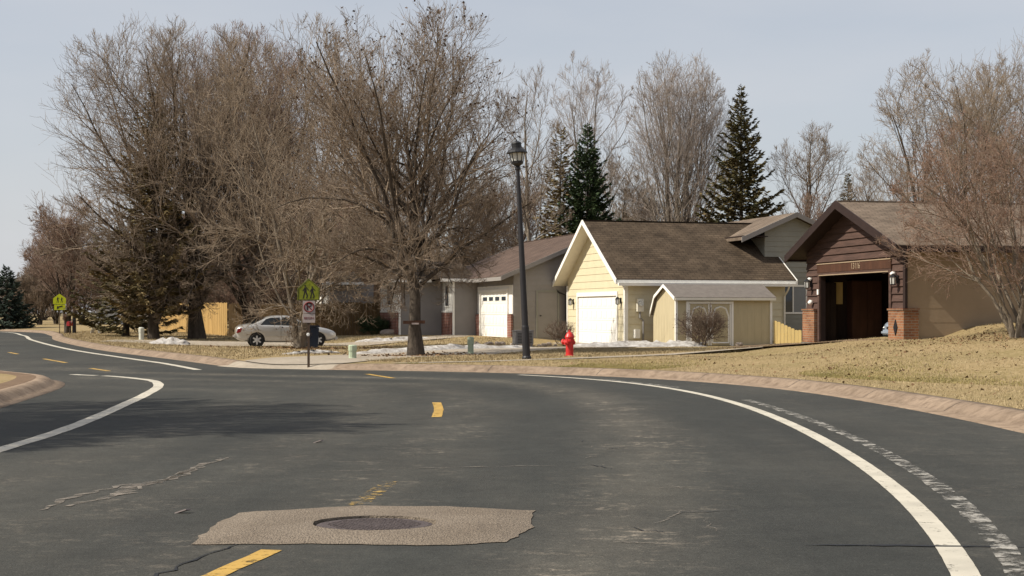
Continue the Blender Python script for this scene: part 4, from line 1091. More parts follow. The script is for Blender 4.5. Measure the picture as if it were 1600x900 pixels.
def grow(rng, P, Rr, n, tr, ang, L, K, trop, wob, env=None, rr=.55, rmin=.004, tipf=.3, power=1.0):
    N, KP, _ = P.shape
    plen = np.linalg.norm(np.diff(P, axis=1), axis=2).sum(1)
    idx = np.repeat(np.arange(N), n); j = np.tile(np.arange(n), N)
    t = tr[0] + (tr[1] - tr[0]) * ((j + rng.random(len(j))) / n) ** power
    f = t * (KP - 1); i0 = np.minimum(f.astype(int), KP - 2); f = f - i0
    pos = P[idx, i0] * (1 - f)[:, None] + P[idx, i0 + 1] * f[:, None]
    tan = nrm(P[idx, i0 + 1] - P[idx, i0])
    rad = (Rr[idx, i0] * (1 - f) + Rr[idx, i0 + 1] * f)
    az = j * 2.399 + rng.uniform(0, 6.28, N)[idx] + rng.normal(0, .35, len(j))
    ref = np.where(np.abs(tan[:, 2:3]) > .85, np.array([1., 0, 0]), np.array([0, 0, 1.]))
    u = nrm(np.cross(tan, ref)); w = np.cross(tan, u)
    a = np.radians(rng.uniform(ang[0], ang[1], len(j)))
    perp = u * np.cos(az)[:, None] + w * np.sin(az)[:, None]
    d = nrm(tan * np.cos(a)[:, None] + perp * np.sin(a)[:, None])
    ln = plen[idx] * rng.uniform(L[0], L[1], len(j)) * (1.15 - .55 * t) if L[0] < 5 else np.full(len(j), 99.)
    if env is not None:
        up = nrm(d + np.array([0, 0, trop * .5]))
        ln = np.minimum(ln, env_dist(pos, up, env) * rng.uniform(.72, 1.04, len(j)))
    ln = np.maximum(ln, .12)
    Q = np.empty((len(j), K, 3)); Q[:, 0] = pos; step = (ln / (K - 1))[:, None]
    for k in range(1, K):
        d = nrm(d + np.array([0, 0, trop / (K - 1)]) + rng.normal(0, wob, d.shape))
        Q[:, k] = Q[:, k - 1] + d * step
    r0 = np.maximum(np.minimum(rad * rr, rad * .95), rmin)
    tt = np.linspace(0, 1, K)[None, :]
    RR = np.maximum(r0[:, None] * (1 - (1 - tipf) * tt), rmin * .6)
    return Q, RR

def bare_tree(name, label, base, h, env_c, env_r, seed, trunk_r, fork=.2, stems=1, limbs=7, limb_ang=(22, 55), limb_tr=(.1, 1.0), trop=.5,
              counts=(9, 7, 6), barkm='bark', twigm='twig_grey', twig_r=.006, leaves=0, leafm='dead_leaf', leaf_size=.05, leaf_low=0.0, lean=(0, 0), group=None, spread=.35, cat='tree', wob=.10, droop=0.0, limb_rr=.52, leader=.72, skirt=0, skirt_tr=(.10, .36), skirt_drop=.8, extra=None):
    rng = np.random.default_rng(seed)
    z0 = tz(base[0], base[1]) - .06
    root = thing(name, label, cat, (base[0], base[1], z0), 0, group)
    env = (np.array(env_c, float), np.array(env_r, float))
    top = env_c[2] + env_r[2] * leader
    K0 = 9
    T = np.zeros((stems, K0, 3)); RT = np.zeros((stems, K0))
    for s in range(stems):
        if stems == 1:
            tgt = np.array([env_c[0] * .7 + lean[0], env_c[1] * .7 + lean[1], top])
        else:
            a = s * 2.4 + rng.uniform(0, .8); rr_ = spread * (0.35 + .65 * (s / max(1, stems - 1)))
            tgt = np.array([env_c[0] + env_r[0] * rr_ * math.cos(a) * 2.0, env_c[1] + env_r[1] * rr_ * math.sin(a) * 2.0, top * (1 - .3 * rr_)])
        st = np.array([.10 * math.cos(s * 2.4), .10 * math.sin(s * 2.4), 0]) if stems > 1 else np.zeros(3)
        for k in range(K0):
            t = k / (K0 - 1)
            e = t ** (1.25 if stems > 1 else 1.0)
            T[s, k] = st + np.array([(tgt[0] - st[0]) * e, (tgt[1] - st[1]) * e, tgt[2] * t]) + (rng.normal(0, wob * .9, 3) * np.array([1, 1, .1]) * (1 if 0 < k else 0) * (.35 if k < 3 else 1))
            RT[s, k] = trunk_r * (1 if stems == 1 else .72) * ((1 - t) ** .8 * .93 + .07) * (1.45 if k == 0 else 1)
    # limbs
    A, RA = grow(rng, T, RT, limbs, (fork, .92), limb_ang, (9, 9), 9, trop, wob, env, limb_rr, .015, .18, 1.25)
    A[:, :, 2] -= droop * np.linspace(0, 1, 9)[None, :] ** 2 * (A[:, -1:, 2] < env_c[2])
    if skirt:
        S_, RS = grow(rng, T, RT, skirt, skirt_tr, (58, 88), (9, 9), 9, .10, wob, (env[0], env[1] * .84), .38, .013, .2)
        tt_ = np.linspace(0, 1, 9)[None, :]
        S_[:, :, 2] += .55 * np.sin(tt_ * np.pi) - skirt_drop * tt_ ** 2
        A = np.concatenate([A, S_]); RA = np.concatenate([RA, RS])
    A[:, :, 2] = np.maximum(A[:, :, 2], .3)
    if extra is not None:
        E = np.array(extra, float); RE = np.linspace(trunk_r * .5, .02, E.shape[1])[None, :].repeat(len(E), 0)
        A = np.concatenate([A, np.stack([[np.array([np.interp(np.linspace(0, 1, 9), np.linspace(0, 1, E.shape[1]), E[i, :, c]) for c in range(3)]).T for i in range(len(E))]]).reshape(-1, 9, 3)])
        RA = np.concatenate([RA, np.stack([np.interp(np.linspace(0, 1, 9), np.linspace(0, 1, E.shape[1]), RE[i]) for i in range(len(E))])])
    src, rs = np.concatenate([T, A]), np.concatenate([RT, RA])
    B, RB = grow(rng, A, RA, counts[0], (.18, .98), (25, 58), (.30, .62), 7, trop * .7, wob, env, .6, .010, .25)
    B0, RB0 = grow(rng, T, RT, max(3, int(counts[0] * .45)), (max(fork, .35), 1.0), (25, 60), (.18, .32), 7, trop * .8, wob, env, .4, .010, .25)
    B = np.concatenate([B, B0]); RB = np.concatenate([RB, RB0])
    C, RC = grow(rng, B, RB, counts[1], (.2, 1.0), (22, 55), (.35, .70), 5, trop * .9, wob, env, .65, twig_r * 1.25, .35)
    D, RD = grow(rng, C, RC, counts[2], (.15, 1.0), (20, 55), (.35, .80), 4, trop * .9, wob * .9, None, .7, twig_r, .5)
    v, f = join([tubes(T, RT, 10), tubes(A, RA, 6)])
    np_mesh('trunk', v, f, M[barkm], root)
    v, f = join([tubes(B, RB, 4), tubes(C, RC, 3), tubes(D, RD, 3)])
    np_mesh('crown', v, f, M[twigm], root)
    if leaves:
        tips = np.concatenate([D[:, -1], D[:, 2]]); tips = tips[tips[:, 2] > leaf_low]
        pick = tips[rng.integers(0, len(tips), leaves)] + rng.normal(0, .03, (leaves, 3))
        S = leaf_size * rng.uniform(.5, 1.3, leaves)[:, None]
        u = nrm(rng.normal(0, 1, (leaves, 3))); w = nrm(np.cross(u, rng.normal(0, 1, (leaves, 3))))
        V = np.stack([pick - u * S, pick - w * S * .6, pick + u * S, pick + w * S * .6], 1).reshape(-1, 3)
        np_mesh('leaves', V, np.arange(4 * leaves).reshape(-1, 4), M[leafm], root, smooth=False)
    return root

def conifer(name, label, base, h, r, seed, needle='needle', clear=.06, trunk_r=.16, dens=1.0, ragged=.18, shape=.9, droop=.12, group=None, spray=.34, zlift=None):
    rng = np.random.default_rng(seed)
    z0 = tz(base[0], base[1]) - .05
    root = thing(name, label, 'conifer', (base[0], base[1], z0), 0, group)
    K = 10; T = np.zeros((1, K, 3)); T[0, :, 2] = np.linspace(0, h * .985, K); T[0, 1:-1, :2] = rng.normal(0, .03, (K - 2, 2))
    RT = (trunk_r * (1 - np.linspace(0, 1, K)) + .012)[None, :]; RT[0, 0] *= 1.35
    zs, azs, lens = [], [], []
    z = h * clear
    while z < h * .985:
        t = z / h; nb = int(rng.integers(6, 9)) if t < .85 else int(rng.integers(4, 6))
        env = r * (1 - t) ** shape * (min(1, .55 + (t - clear) * 5))
        for k in range(nb):
            zs.append(z + rng.uniform(-.1, .1)); azs.append(k * 6.28 / nb + rng.uniform(0, 6.28 / nb) + z); lens.append(max(.10, env * rng.uniform(1 - ragged * 2.2, 1 + ragged)))
        z += (.20 + .16 * (1 - t)) * (h / 12) ** .5 / dens ** .5
    zs, azs, lens = map(np.array, (zs, azs, lens)); n = len(zs); t = zs / h
    KB = 6; B = np.zeros((n, KB, 3)); s = np.linspace(0, 1, KB)
    out = np.column_stack([np.cos(azs), np.sin(azs)])
    slope = -.30 + .95 * t ** 1.5 + rng.normal(0, .07, n)
    B[:, :, 0] = out[:, :1] * lens[:, None] * s; B[:, :, 1] = out[:, 1:] * lens[:, None] * s
    B[:, :, 2] = zs[:, None] + lens[:, None] * (slope[:, None] * s - droop * np.sin(s * np.pi) + .18 * s ** 3)
    RB = np.maximum(.035 * (lens / r)[:, None] * (1 - s * .85), .006)
    v, f = join([tubes(T, RT, 10), tubes(B, RB, 4)])
    np_mesh('trunk', v, f, M['bark'], root)
    cnt = np.maximum((lens * 20 * dens).astype(int), 6); idx = np.repeat(np.arange(n), cnt); m = len(idx)
    ss = rng.uniform(.10, 1.0, m) ** .75; fi = ss * (KB - 1); i0 = np.minimum(fi.astype(int), KB - 2); fi = fi - i0
    p = B[idx, i0] * (1 - fi)[:, None] + B[idx, i0 + 1] * fi[:, None]
    bd = nrm(B[idx, -1] - B[idx, 0]); side = nrm(np.cross(bd, np.array([0, 0, 1.]))) * rng.choice([-1, 1], m)[:, None]
    a = np.radians(rng.uniform(10, 68, m)); d = nrm(bd * np.cos(a)[:, None] + side * np.sin(a)[:, None] + np.array([0, 0, 1.]) * rng.normal(-.16, .24, m)[:, None])
    ln = spray * rng.uniform(.5, 1.25, m) * (.6 + .5 * (1 - t[idx])); ln = ln[:, None]
    w = nrm(np.cross(d, rng.normal(0, 1, (m, 3)) + np.array([0, 0, 1.]))) * ln * .17
    mid = p + d * ln * .45
    V = np.stack([p, mid - w, p + d * ln, mid + w], 1).reshape(-1, 3)
    np_mesh('needles', V, np.arange(4 * m).reshape(-1, 4), M[needle], root, smooth=False)
    return root

def P2(px, d): return ((px - 800.0) / F_PX * d, d)

# the big maple by the kerb
bare_tree('maple_tree', 'large bare maple with a brown board on its trunk, rightmost of the big roadside trees', P2(650, 44.4), 11, (-.25, 0, 6.3), (4.3, 3.9, 5.2), 11, .215, fork=.27, limbs=24, limb_ang=(18, 72), trop=.50,
          counts=(11, 8, 6), leaves=2600, leaf_size=.05, leaf_low=4.5, droop=.9, twig_r=.0056, limb_rr=.55, leader=.25, skirt=12, skirt_tr=(.27, .5), skirt_drop=1.0)
# multi-stemmed tree in front of the car
bare_tree('forked_tree', 'pale many stemmed bare tree in front of the silver car', P2(468, 53.4), 12, (.2, .3, 6.4), (5.3, 4.2, 6.4), 23, .15, fork=.11, stems=4, limbs=9, limb_ang=(25, 66), trop=.4,
          counts=(9, 6, 5), barkm='bark_pale', twigm='twig_tan', spread=.42, leaves=1200, leaf_size=.05, twig_r=.0066, droop=.8, limb_rr=.5, skirt=5, skirt_tr=(.10, .42), skirt_drop=.9)
# big spreading tree at the left
bare_tree('spreading_tree', 'very large fan shaped bare tree with a thick trunk left of the fence corner', P2(308, 70), 16, (-1.0, 0, 8.2), (8.0, 6.0, 8.0), 31, .33, fork=.10, limbs=34, limb_ang=(28, 84), trop=.42,
          counts=(12, 8, 6), twig_r=.0075, droop=.5, limb_rr=.42, leader=.5, skirt=18, skirt_tr=(.13, .45), skirt_drop=1.6)
bare_tree('reddish_tree', 'tall bare tree with rusty brown upright twigs behind the car', P2(392, 74.5), 15.5, (-.6, 0, 8.8), (6.0, 5.0, 7.8), 37, .27, fork=.10, stems=4, limbs=11, limb_ang=(16, 52), trop=.75,
          counts=(9, 7, 6), twigm='twig_red', twig_r=.008, spread=.42, leaves=2500, leafm='bud', leaf_size=.05, limb_rr=.5, skirt=4, skirt_tr=(.12, .45), skirt_drop=1.2)
conifer('spruce_tree', 'browning olive spruce standing inside the big bare tree at the left', P2(240, 68.6), 12.1, 3.1, 5, needle='needle_brown', clear=.12, trunk_r=.22, dens=2.4, ragged=.3, shape=.68, spray=.30)
conifer('fir_tree', 'short dark olive fir with low limbs by the pale post at the left', P2(196, 75.5), 6.0, 3.2, 6, needle='needle_olive', clear=.13, trunk_r=.16, dens=1.2, ragged=.3, shape=.6)
conifer('dark_spruce', 'dark spruce at the far left edge past the end of the road', P2(10, 104), 4.6, 2.4, 8, needle='needle_blue', clear=.03, dens=1.4, spray=.4)
conifer('dark_spruce', 'small dark spruce low beside the dark spruce at the far left edge', P2(28, 106), 2.3, 1.4, 9, needle='needle_blue', clear=.03, dens=1.4)
for i, (px, d, hh, rx, lab) in enumerate([(62, 118, 5.2, 2.2, 'grey brown bush nearest the dark spruce at the far left'), (88, 122, 8.6, 2.8, 'rusty bare thicket tree behind the far school sign'), (128, 120, 7.0, 2.8, 'brown bare thicket tree right of the thin dark pole'), (40, 128, 4.0, 1.8, 'low grey thicket beyond the end of the road')]):
    bare_tree('thicket_tree', lab, P2(px, d), hh, (0, 0, hh * .50), (rx, rx, hh * .52), 50 + i, .10, fork=.04, stems=5, limbs=9, limb_ang=(15, 60), trop=.4, counts=(8, 6, 6), twigm='twig_red' if i in (1, 2) else 'twig_grey', twig_r=.011, group='thicket at the end of the road', spread=.5)
bare_tree('thicket_tree', 'lower left bare tree with rusty twigs under the fan shaped tree', P2(105, 84), 8, (0, 0, 4.6), (2.8, 2.4, 3.8), 57, .12, fork=.12, stems=3, limbs=10, limb_ang=(20, 60), trop=.4, counts=(8, 7, 7), twigm='twig_red', twig_r=.009)
# scrubby growth behind the fence and between the big trees
for i, (px, d, hh, rx, tw, lab) in enumerate([(262, 104, 8.5, 3.4, 'twig_grey', 'grey bare scrub tree behind the golden fence'), (335, 92, 8.2, 3.2, 'twig_red', 'rusty bare scrub tree rising behind the fence corner'), (415, 96, 9.5, 3.8, 'twig_tan', 'tan bare scrub tree behind the fence above the car'),
                                             (520, 90, 9.0, 3.6, 'twig_red', 'rusty bare scrub tree behind the fence right of the forked tree'), (585, 99, 8.0, 3.2, 'twig_grey', 'grey bare scrub tree just left of the maple trunk behind the roof')]):
    bare_tree('scrub_tree', lab, P2(px, d), hh, (0, 0, hh * .52), (rx, rx * .8, hh * .50), 140 + i, .11, fork=.06, stems=4, limbs=9, limb_ang=(15, 62), trop=.4, counts=(9, 7, 6), twigm=tw, twig_r=.010, spread=.5, group='scrub behind the fence')
for i, (px, d, hh, rx, tw, lab) in enumerate([(300, 100, 5.0, 3.0, 'twig_grey', 'low dense grey thicket behind the golden fence'), (370, 88, 4.6, 3.0, 'twig_red', 'low dense rusty thicket behind the brown fence left of the car roof'), (440, 90, 4.8, 3.2, 'twig_grey', 'low dense grey thicket behind the brown fence above the car')]):
    bare_tree('low_thicket', lab, P2(px, d), hh, (0, 0, hh * .45), (rx, rx * .7, hh * .52), 150 + i, .06, fork=.03, stems=8, limbs=7, limb_ang=(15, 65), trop=.3, counts=(7, 6, 6), twigm=tw, twig_r=.011, spread=.7, group='scrub behind the fence', cat='bush')
tl = bare_tree('treeline_thicket', 'bare grey brown thicket in the distant treeline', P2(160, 150), 8.0, (0, 0, 4.0), (5.0, 3.5, 4.3), 160, .12, fork=.03, stems=9, limbs=8, limb_ang=(12, 60), trop=.35, counts=(7, 6, 5), twigm='twig_grey', twig_r=.016, spread=.7, group='distant treeline', cat='thicket')
for i, (px, d, sc) in enumerate([(210, 156, .9), (262, 148, 1.05), (318, 158, .85), (372, 150, 1.0), (430, 155, .9), (490, 149, 1.0), (550, 152, .95), (610, 156, 1.1), (680, 150, 1.0), (750, 155, 1.05), (820, 150, 1.0), (890, 156, 1.1), (960, 150, .95), (1030, 154, 1.05), (1100, 150, 1.0), (1190, 152, 1.0), (1290, 150, 1.1), (1380, 155, 1.0), (70, 160, .7), (20, 165, .6)]):
    t = copy_tree(tl); x, y = P2(px, d); t.location = (x, y, tz(x, y) - .05); t.rotation_euler = (0, 0, i * 1.7); t.scale = (sc, sc, sc)
for i in range(26):
    a = R(-24 - i * 5.2) if i < 15 else R(25 + (i - 15) * 6)
    rr_ = 128 + (i * 37 % 30); x, y = rr_ * math.sin(a), rr_ * math.cos(a); sc = .9 + (i * 13 % 7) * .06
    t = copy_tree(tl); t.location = (x, y, tz(x, y) - .05 if i >= 15 else tz(x, y) - .05); t.rotation_euler = (0, 0, i * 2.1); t.scale = (sc, sc, sc)
# behind the houses
bare_tree('pale_tree', 'thin pale bare tree directly right of the maple crown', P2(818, 80), 15, (.3, 0, 8.8), (2.7, 2.5, 6.8), 61, .16, fork=.25, limbs=12, limb_ang=(15, 45), trop=.7, counts=(8, 6, 6), barkm='bark_pale', twigm='twig_grey', twig_r=.007)
bare_tree('pale_tree', 'tall sparse whitish tree rising behind the pair of evergreens', P2(918, 90), 18, (.2, 0, 10.8), (3.2, 2.6, 7.2), 63, .2, fork=.3, stems=2, limbs=9, limb_ang=(15, 45), trop=.6, counts=(7, 6, 6), barkm='bark_pale', twigm='twig_pale', twig_r=.008, spread=.2)
bare_tree('vase_tree', 'tall bare tree with many upright stems behind the yellow garage roof', P2(1056, 85), 17, (.1, 0, 8.9), (3.7, 3.0, 8.2), 65, .17, fork=.08, stems=9, limbs=8, limb_ang=(8, 24), trop=.6, counts=(6, 5, 5), barkm='bark_pale', twigm='twig_pale', twig_r=.0075, spread=.34)
bare_tree('round_tree', 'bare round headed tree between the tall spruce and the brown garage', P2(1260, 85), 12.4, (.3, 0, 7.8), (3.2, 2.8, 4.6), 67, .17, fork=.28, limbs=15, limb_ang=(25, 62), trop=.5, counts=(9, 7, 6), twigm='twig_grey', twig_r=.007)
conifer('tall_spruce', 'tall pointed spruce standing above the yellow house roof', P2(1158, 75), 13.3, 3.9, 71, needle='needle_olive', clear=.05, dens=2.8, ragged=.32, shape=1.08, spray=.33, trunk_r=.18)
conifer('tall_spruce', 'dark green pointed spruce, right one of the pair behind the lamp post', P2(918, 86), 12.6, 3.1, 72, needle='needle', clear=.04, dens=2.8, shape=.85, spray=.34)
conifer('tall_spruce', 'brownish spruce, left one of the pair behind the lamp post', P2(876, 87), 12.4, 2.2, 73, needle='needle_brown', clear=.04, dens=1.1, ragged=.28, shape=.62, spray=.42)
conifer('small_spruce', 'little spruce tip showing above the brown garage ridge', P2(1325, 92), 9.2, 1.7, 74, needle='needle_olive', dens=1.5)
bare_tree('brown_bush', 'low rusty bare tree above the grey house roof', P2(1268, 82), 7.6, (0, 0, 4.6), (1.7, 1.6, 3.6), 75, .12, fork=.1, stems=3, limbs=8, limb_ang=(15, 50), trop=.5, counts=(7, 6, 5), twigm='twig_red', twig_r=.009, cat='tree')
for i, (px, d, hh, rx, tw, lab) in enumerate([(470, 102, 10.5, 4.6, 'twig_tan', 'tan bare tree tall behind the long fence'), (590, 95, 12.0, 4.6, 'twig_red', 'rusty bare tree behind the red roofed house, left of the maple trunk'), (705, 93, 11.5, 4.6, 'twig_grey', 'grey bare tree behind the red roofed house, right of the maple trunk'),
                                             (790, 96, 10.0, 3.8, 'twig_red', 'rusty bare tree above the red roof behind the lamp post'), (965, 94, 11.0, 3.2, 'twig_tan', 'tan bare tree between the dark spruce and the upright stemmed tree'), (1010, 97, 9.5, 3.0, 'twig_grey', 'grey bare tree low behind the upright stemmed tree')]):
    bare_tree('background_tree', lab, P2(px, d), hh, (0, 0, hh * .55), (rx, rx * .9, hh * .48), 80 + i, .16, fork=.12, stems=3, limbs=9, limb_ang=(18, 56), trop=.45, counts=(9, 7, 6), twigm=tw, twig_r=.009, spread=.35, group='bare trees behind the houses')
for i, (px, d, hh, ec, er, tw, lab) in enumerate([(1478, 60, 11.8, (.1, 0, 6.9), (3.9, 3.2, 5.4), 'twig_tan', 'big bare tree behind the brown garage roof'), (1590, 63, 12.6, (.2, 0, 7.4), (3.8, 3.2, 5.7), 'twig_tan', 'big bare tree at the right edge beyond the red budded bush'), (1400, 78, 10.0, (0, 0, 6.0), (3.2, 2.6, 4.4), 'twig_grey', 'greyish bare tree left behind the brown garage roof'),
                                                (1545, 80, 12.0, (0, 0, 7.2), (3.6, 3.0, 5.4), 'twig_grey', 'grey bare tree furthest behind the brown garage')]):
    bare_tree('bare_tree', lab, P2(px, d), hh, ec, er, 90 + i, .17, fork=.12, stems=3, limbs=11, limb_ang=(20, 62), trop=.4, counts=(9, 6, 6), twigm=tw, twig_r=.0062, spread=.45, limb_rr=.5)
# bush with reddish buds leaning over the brown garage
bare_tree('budding_bush', 'wide many stemmed bush with reddish buds leaning over the brown garage roof', P2(1590, 36.0), 5.8, (-.75, .2, 3.0), (2.7, 2.0, 2.95), 101, .075, fork=.12, stems=9, limbs=6, limb_ang=(15, 52), trop=.10,
          counts=(7, 6, 5), barkm='bark_pale', twigm='twig_red', twig_r=.0038, spread=.62, leaves=4000, leafm='bud', leaf_size=.022, cat='bush', wob=.11)
# shrubs
def shrub(name, label, base, h, r, seed, twigm, n=14, counts=(5, 4, 3), leaves=0, leafm='dead_leaf'):
    return bare_tree(name, label, base, h, (0, 0, h * .5), (r, r * .8, h * .52), seed, .018, fork=.1, stems=n, limbs=4, limb_ang=(12, 50), trop=.2, counts=counts, twigm=twigm, barkm=twigm, twig_r=.0032, spread=.6, cat='shrub', wob=.07, leaves=leaves, leafm=leafm, leaf_size=.028)
shrub('shed_shrub', 'bare rounded shrub with brown twigs in front of the shed doors', P2(1096, 53.2), 1.5, 1.0, 111, 'shrub_twig', n=16, counts=(4, 3, 3), leaves=350)
shrub('dark_shrub', 'dark rounded shrub by the brick corner of the red roofed house', P2(585, 73.5), .95, .85, 112, 'needle', n=16, leaves=1600, leafm='needle')
shrub('corner_shrub', 'small bare brownish shrub behind the hydrant at the garage corner', P2(874, 60.5), 1.0, .7, 113, 'shrub_twig', n=9, counts=(4, 3, 2))
# trees beside the road at the left, outside the picture; their shade lies across the road
for i, (x, y, hh, sd) in enumerate([(-12.2, 15.4, 10.0, 121), (-15.0, 17.6, 11.5, 122), (-14.5, 14.0, 9.5, 123), (-18.5, 14.0, 12.0, 124)]):
    bare_tree('roadside_tree', ['bare tree standing nearest the road at the left of the camera', 'taller bare tree set back from the road at the left', 'small bare tree at the left just past the camera', 'bare tree furthest from the road at the left'][i], (x, y), hh, (-.2, 0, hh * .60), (3.3, 3.2, hh * .42), sd, .22, fork=.2, limbs=16, limb_ang=(25, 66), trop=.4, counts=(10, 7, 5), twig_r=.013, group='bare trees beside the road', limb_rr=.6)
# ------------------------------------------------------------------ street furniture and car
# lamp post, leaning a little
lp = thing('street_lamp', 'tall dark street lamp post with a lantern head, leaning slightly', 'street lamp', (.40, 38.6, tz(.40, 38.6) - .02))
lp.rotation_euler = (0, R(-2.7), 0)
MB().lathe([(.13, 0), (.13, .08), (.105, .12), (.10, .9), (.088, .95), (.078, 2.5), (.052, 5.15), (.075, 5.18), (.075, 5.24), (.05, 5.26)], 14).build('post', M['dark_post'], lp, smooth=False)
b = MB(); b.lathe([(.05, 5.26), (.16, 5.34), (.17, 5.40), (.05, 5.41)], 8)
for k in range(8):
    a = k * math.pi / 4; b.tube([(.155 * math.cos(a), .155 * math.sin(a), 5.39), (.205 * math.cos(a), .205 * math.sin(a), 5.62)], .010, 4)
lan = b.build('lantern_frame', M['black_metal'], lp)
MB().lathe([(.145, 5.41), (.19, 5.62)], 16).build('glass', M['lamp_glass'], lan)
MB().lathe([(.285, 5.62), (.29, 5.64), (.24, 5.70), (.16, 5.75), (.13, 5.77), (.13, 5.87), (.145, 5.88), (.11, 5.93), (.03, 5.96), (.02, 6.0)], 18).build('cap', M['black_metal'], lan)

# hydrant
hx, hy = 1.65, 40.7
hy_ = thing('fire_hydrant', 'red fire hydrant on the grass in front of the yellow garage', 'hydrant', (hx, hy, tz(hx, hy) - .01), R(-35))
MB().lathe([(.15, 0), (.15, .04), (.112, .05), (.108, .42), (.145, .43), (.145, .47), (.125, .48), (.12, .54)], 18).build('barrel', M['hydrant_red'], hy_, smooth=False)
MB().lathe([(.14, .54), (.14, .57), (.125, .60), (.095, .66), (.05, .70), (.03, .71), (.03, .76), (.0, .765)], 18).build('bonnet', M['hydrant_red'], hy_)
b = MB(); b.lathe([(.075, -.24), (.085, -.235), (.085, -.19), (.065, -.18), (.065, -.08)], 12, (0, 0, .42), axis='X'); b.lathe([(.02, -.285), (.02, -.24)], 5, (0, 0, .42), axis='X'); b.build('pumper_cap', M['hydrant_red'], hy_)
for s in (-1, 1):
    b = MB(); b.lathe([(.05, .09), (.05, .15), (.066, .16), (.066, .21), (.02, .22), (.02, .25)], 12, axis='Y'); b.v = [(x, y * s, z + .40) for x, y, z in b.v]; b.build('hose_cap', M['hydrant_red'], hy_)
b = MB()
for k in range(8):
    a = k * math.pi / 4; b.lathe([(.014, .475), (.014, .50)], 6, (.133 * math.cos(a), .133 * math.sin(a), 0))
b.build('bolts', M['hydrant_red'], hy_)

# pedestals
def pedestal(label, x, y, h, r, m, group=None):
    p = thing('utility_pedestal', label, 'pedestal', (x, y, tz(x, y) - .02), 0, group)
    MB().lathe([(r * 1.05, 0), (r * 1.05, .05), (r, .06), (r, h * .62)], 12).build('base', m, p)
    MB().lathe([(r * 1.12, h * .60), (r * 1.12, h * .94), (r * .85, h), (.01, h * 1.01)], 12).build('cap', m, p)
pedestal('short pale green utility pedestal at the roadside right of the parking sign', -4.35, 38.8, .40, .105, M['pedestal'])
pedestal('slim pale green utility pedestal on the grass between maple and lamp post', -1.32, 45.4, .57, .095, M['pedestal'])
pedestal('tall pale pedestal by the fir at the far left', *P2(221, 66), .60, .12, M['pedestal_white'])

# signs
def pentagon(w, h): return [(-w / 2, 0), (w / 2, 0), (w / 2, h * .55), (0, h), (-w / 2, h * .55)]
def child_figure(b, cx, z, s, flip=1, y=-.012):
    f = lambda u, v, t: (cx + flip * u * s, t, z + v * s)
    b.prism([(.06 * math.cos(k * math.pi / 5), .92 + .07 * math.sin(k * math.pi / 5)) for k in range(10)], f, y, y + .004)
    for poly in ([(-.09, .45), (.10, .45), (.08, .83), (-.06, .83)], [(-.08, .46), (.0, .46), (-.10, .02), (-.20, .0), (-.18, .06)], [(.0, .46), (.10, .46), (.20, .22), (.14, .02), (.06, .02), (.10, .20)],
                 [(.06, .80), (.22, .58), (.28, .62), (.10, .83)], [(-.05, .80), (-.20, .56), (-.15, .53), (-.02, .72)]):
        b.prism(poly, f, y, y + .004)
ps = thing('school_sign', 'lime school crossing sign above a no parking sign on a thin post near the road', 'road sign', (-5.0, 34.95, 0.12), R(3))
MB().prism([(-.03, 0), (.03, 0), (.03, .02), (.012, .02), (.012, .05), (-.012, .05), (-.012, .02), (-.03, .02)], lambda u, v, t: (u, v, t), -.2, 2.0).build('post', M['rust_post'], ps)
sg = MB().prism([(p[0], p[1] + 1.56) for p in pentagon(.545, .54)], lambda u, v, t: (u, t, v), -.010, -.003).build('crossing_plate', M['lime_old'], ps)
b = MB(); child_figure(b, -.08, 1.60, .34); child_figure(b, .09, 1.60, .31); b.build('pedestrian_symbol', M['sign_black'], sg)
b = MB(); P5 = pentagon(.505, .50)
for i in range(5):
    a, c = P5[i], P5[(i + 1) % 5]; b.tube([(a[0], -.012, a[1] + 1.575), (c[0], -.012, c[1] + 1.575)], .005, 4)
b.build('border', M['sign_black'], sg)
np_ = MB().prism([(-.14, 1.24), (.16, 1.24), (.16, 1.55), (-.14, 1.55)], lambda u, v, t: (u, t, v), -.010, -.003).build('no_parking_plate', M['sign_white'], ps)
letters('P', .27, 'letter', M['sign_black'], np_, (.012, -.013, 1.395), (R(90), 0, 0), .001)
b = MB(); ring = [(.01 + .118 * math.cos(k * math.pi / 12), -.016, 1.395 + .118 * math.sin(k * math.pi / 12)) for k in range(25)]
b.tube(ring, .015, 4); b.tube([(.01 - .085, -.017, 1.395 + .085), (.01 + .085, -.017, 1.395 - .085)], .013, 4); b.build('prohibition_ring', M['sign_red'], np_)
tp = MB().prism([(-.14, 1.01), (.16, 1.01), (.16, 1.228), (-.14, 1.228)], lambda u, v, t: (u, t, v), -.010, -.003).build('text_plate', M['sign_white'], ps)
letters('BEGIN', .085, 'lettering', M['sign_red'], tp, (.01, -.013, 1.118), (R(90), 0, 0), .001)
MB().lathe([(.002, -.045), (.04, -.04), (.042, -.02)], 12, (-.01, 0, .72), axis='Y').build('reflector', M['white_paint'], ps)

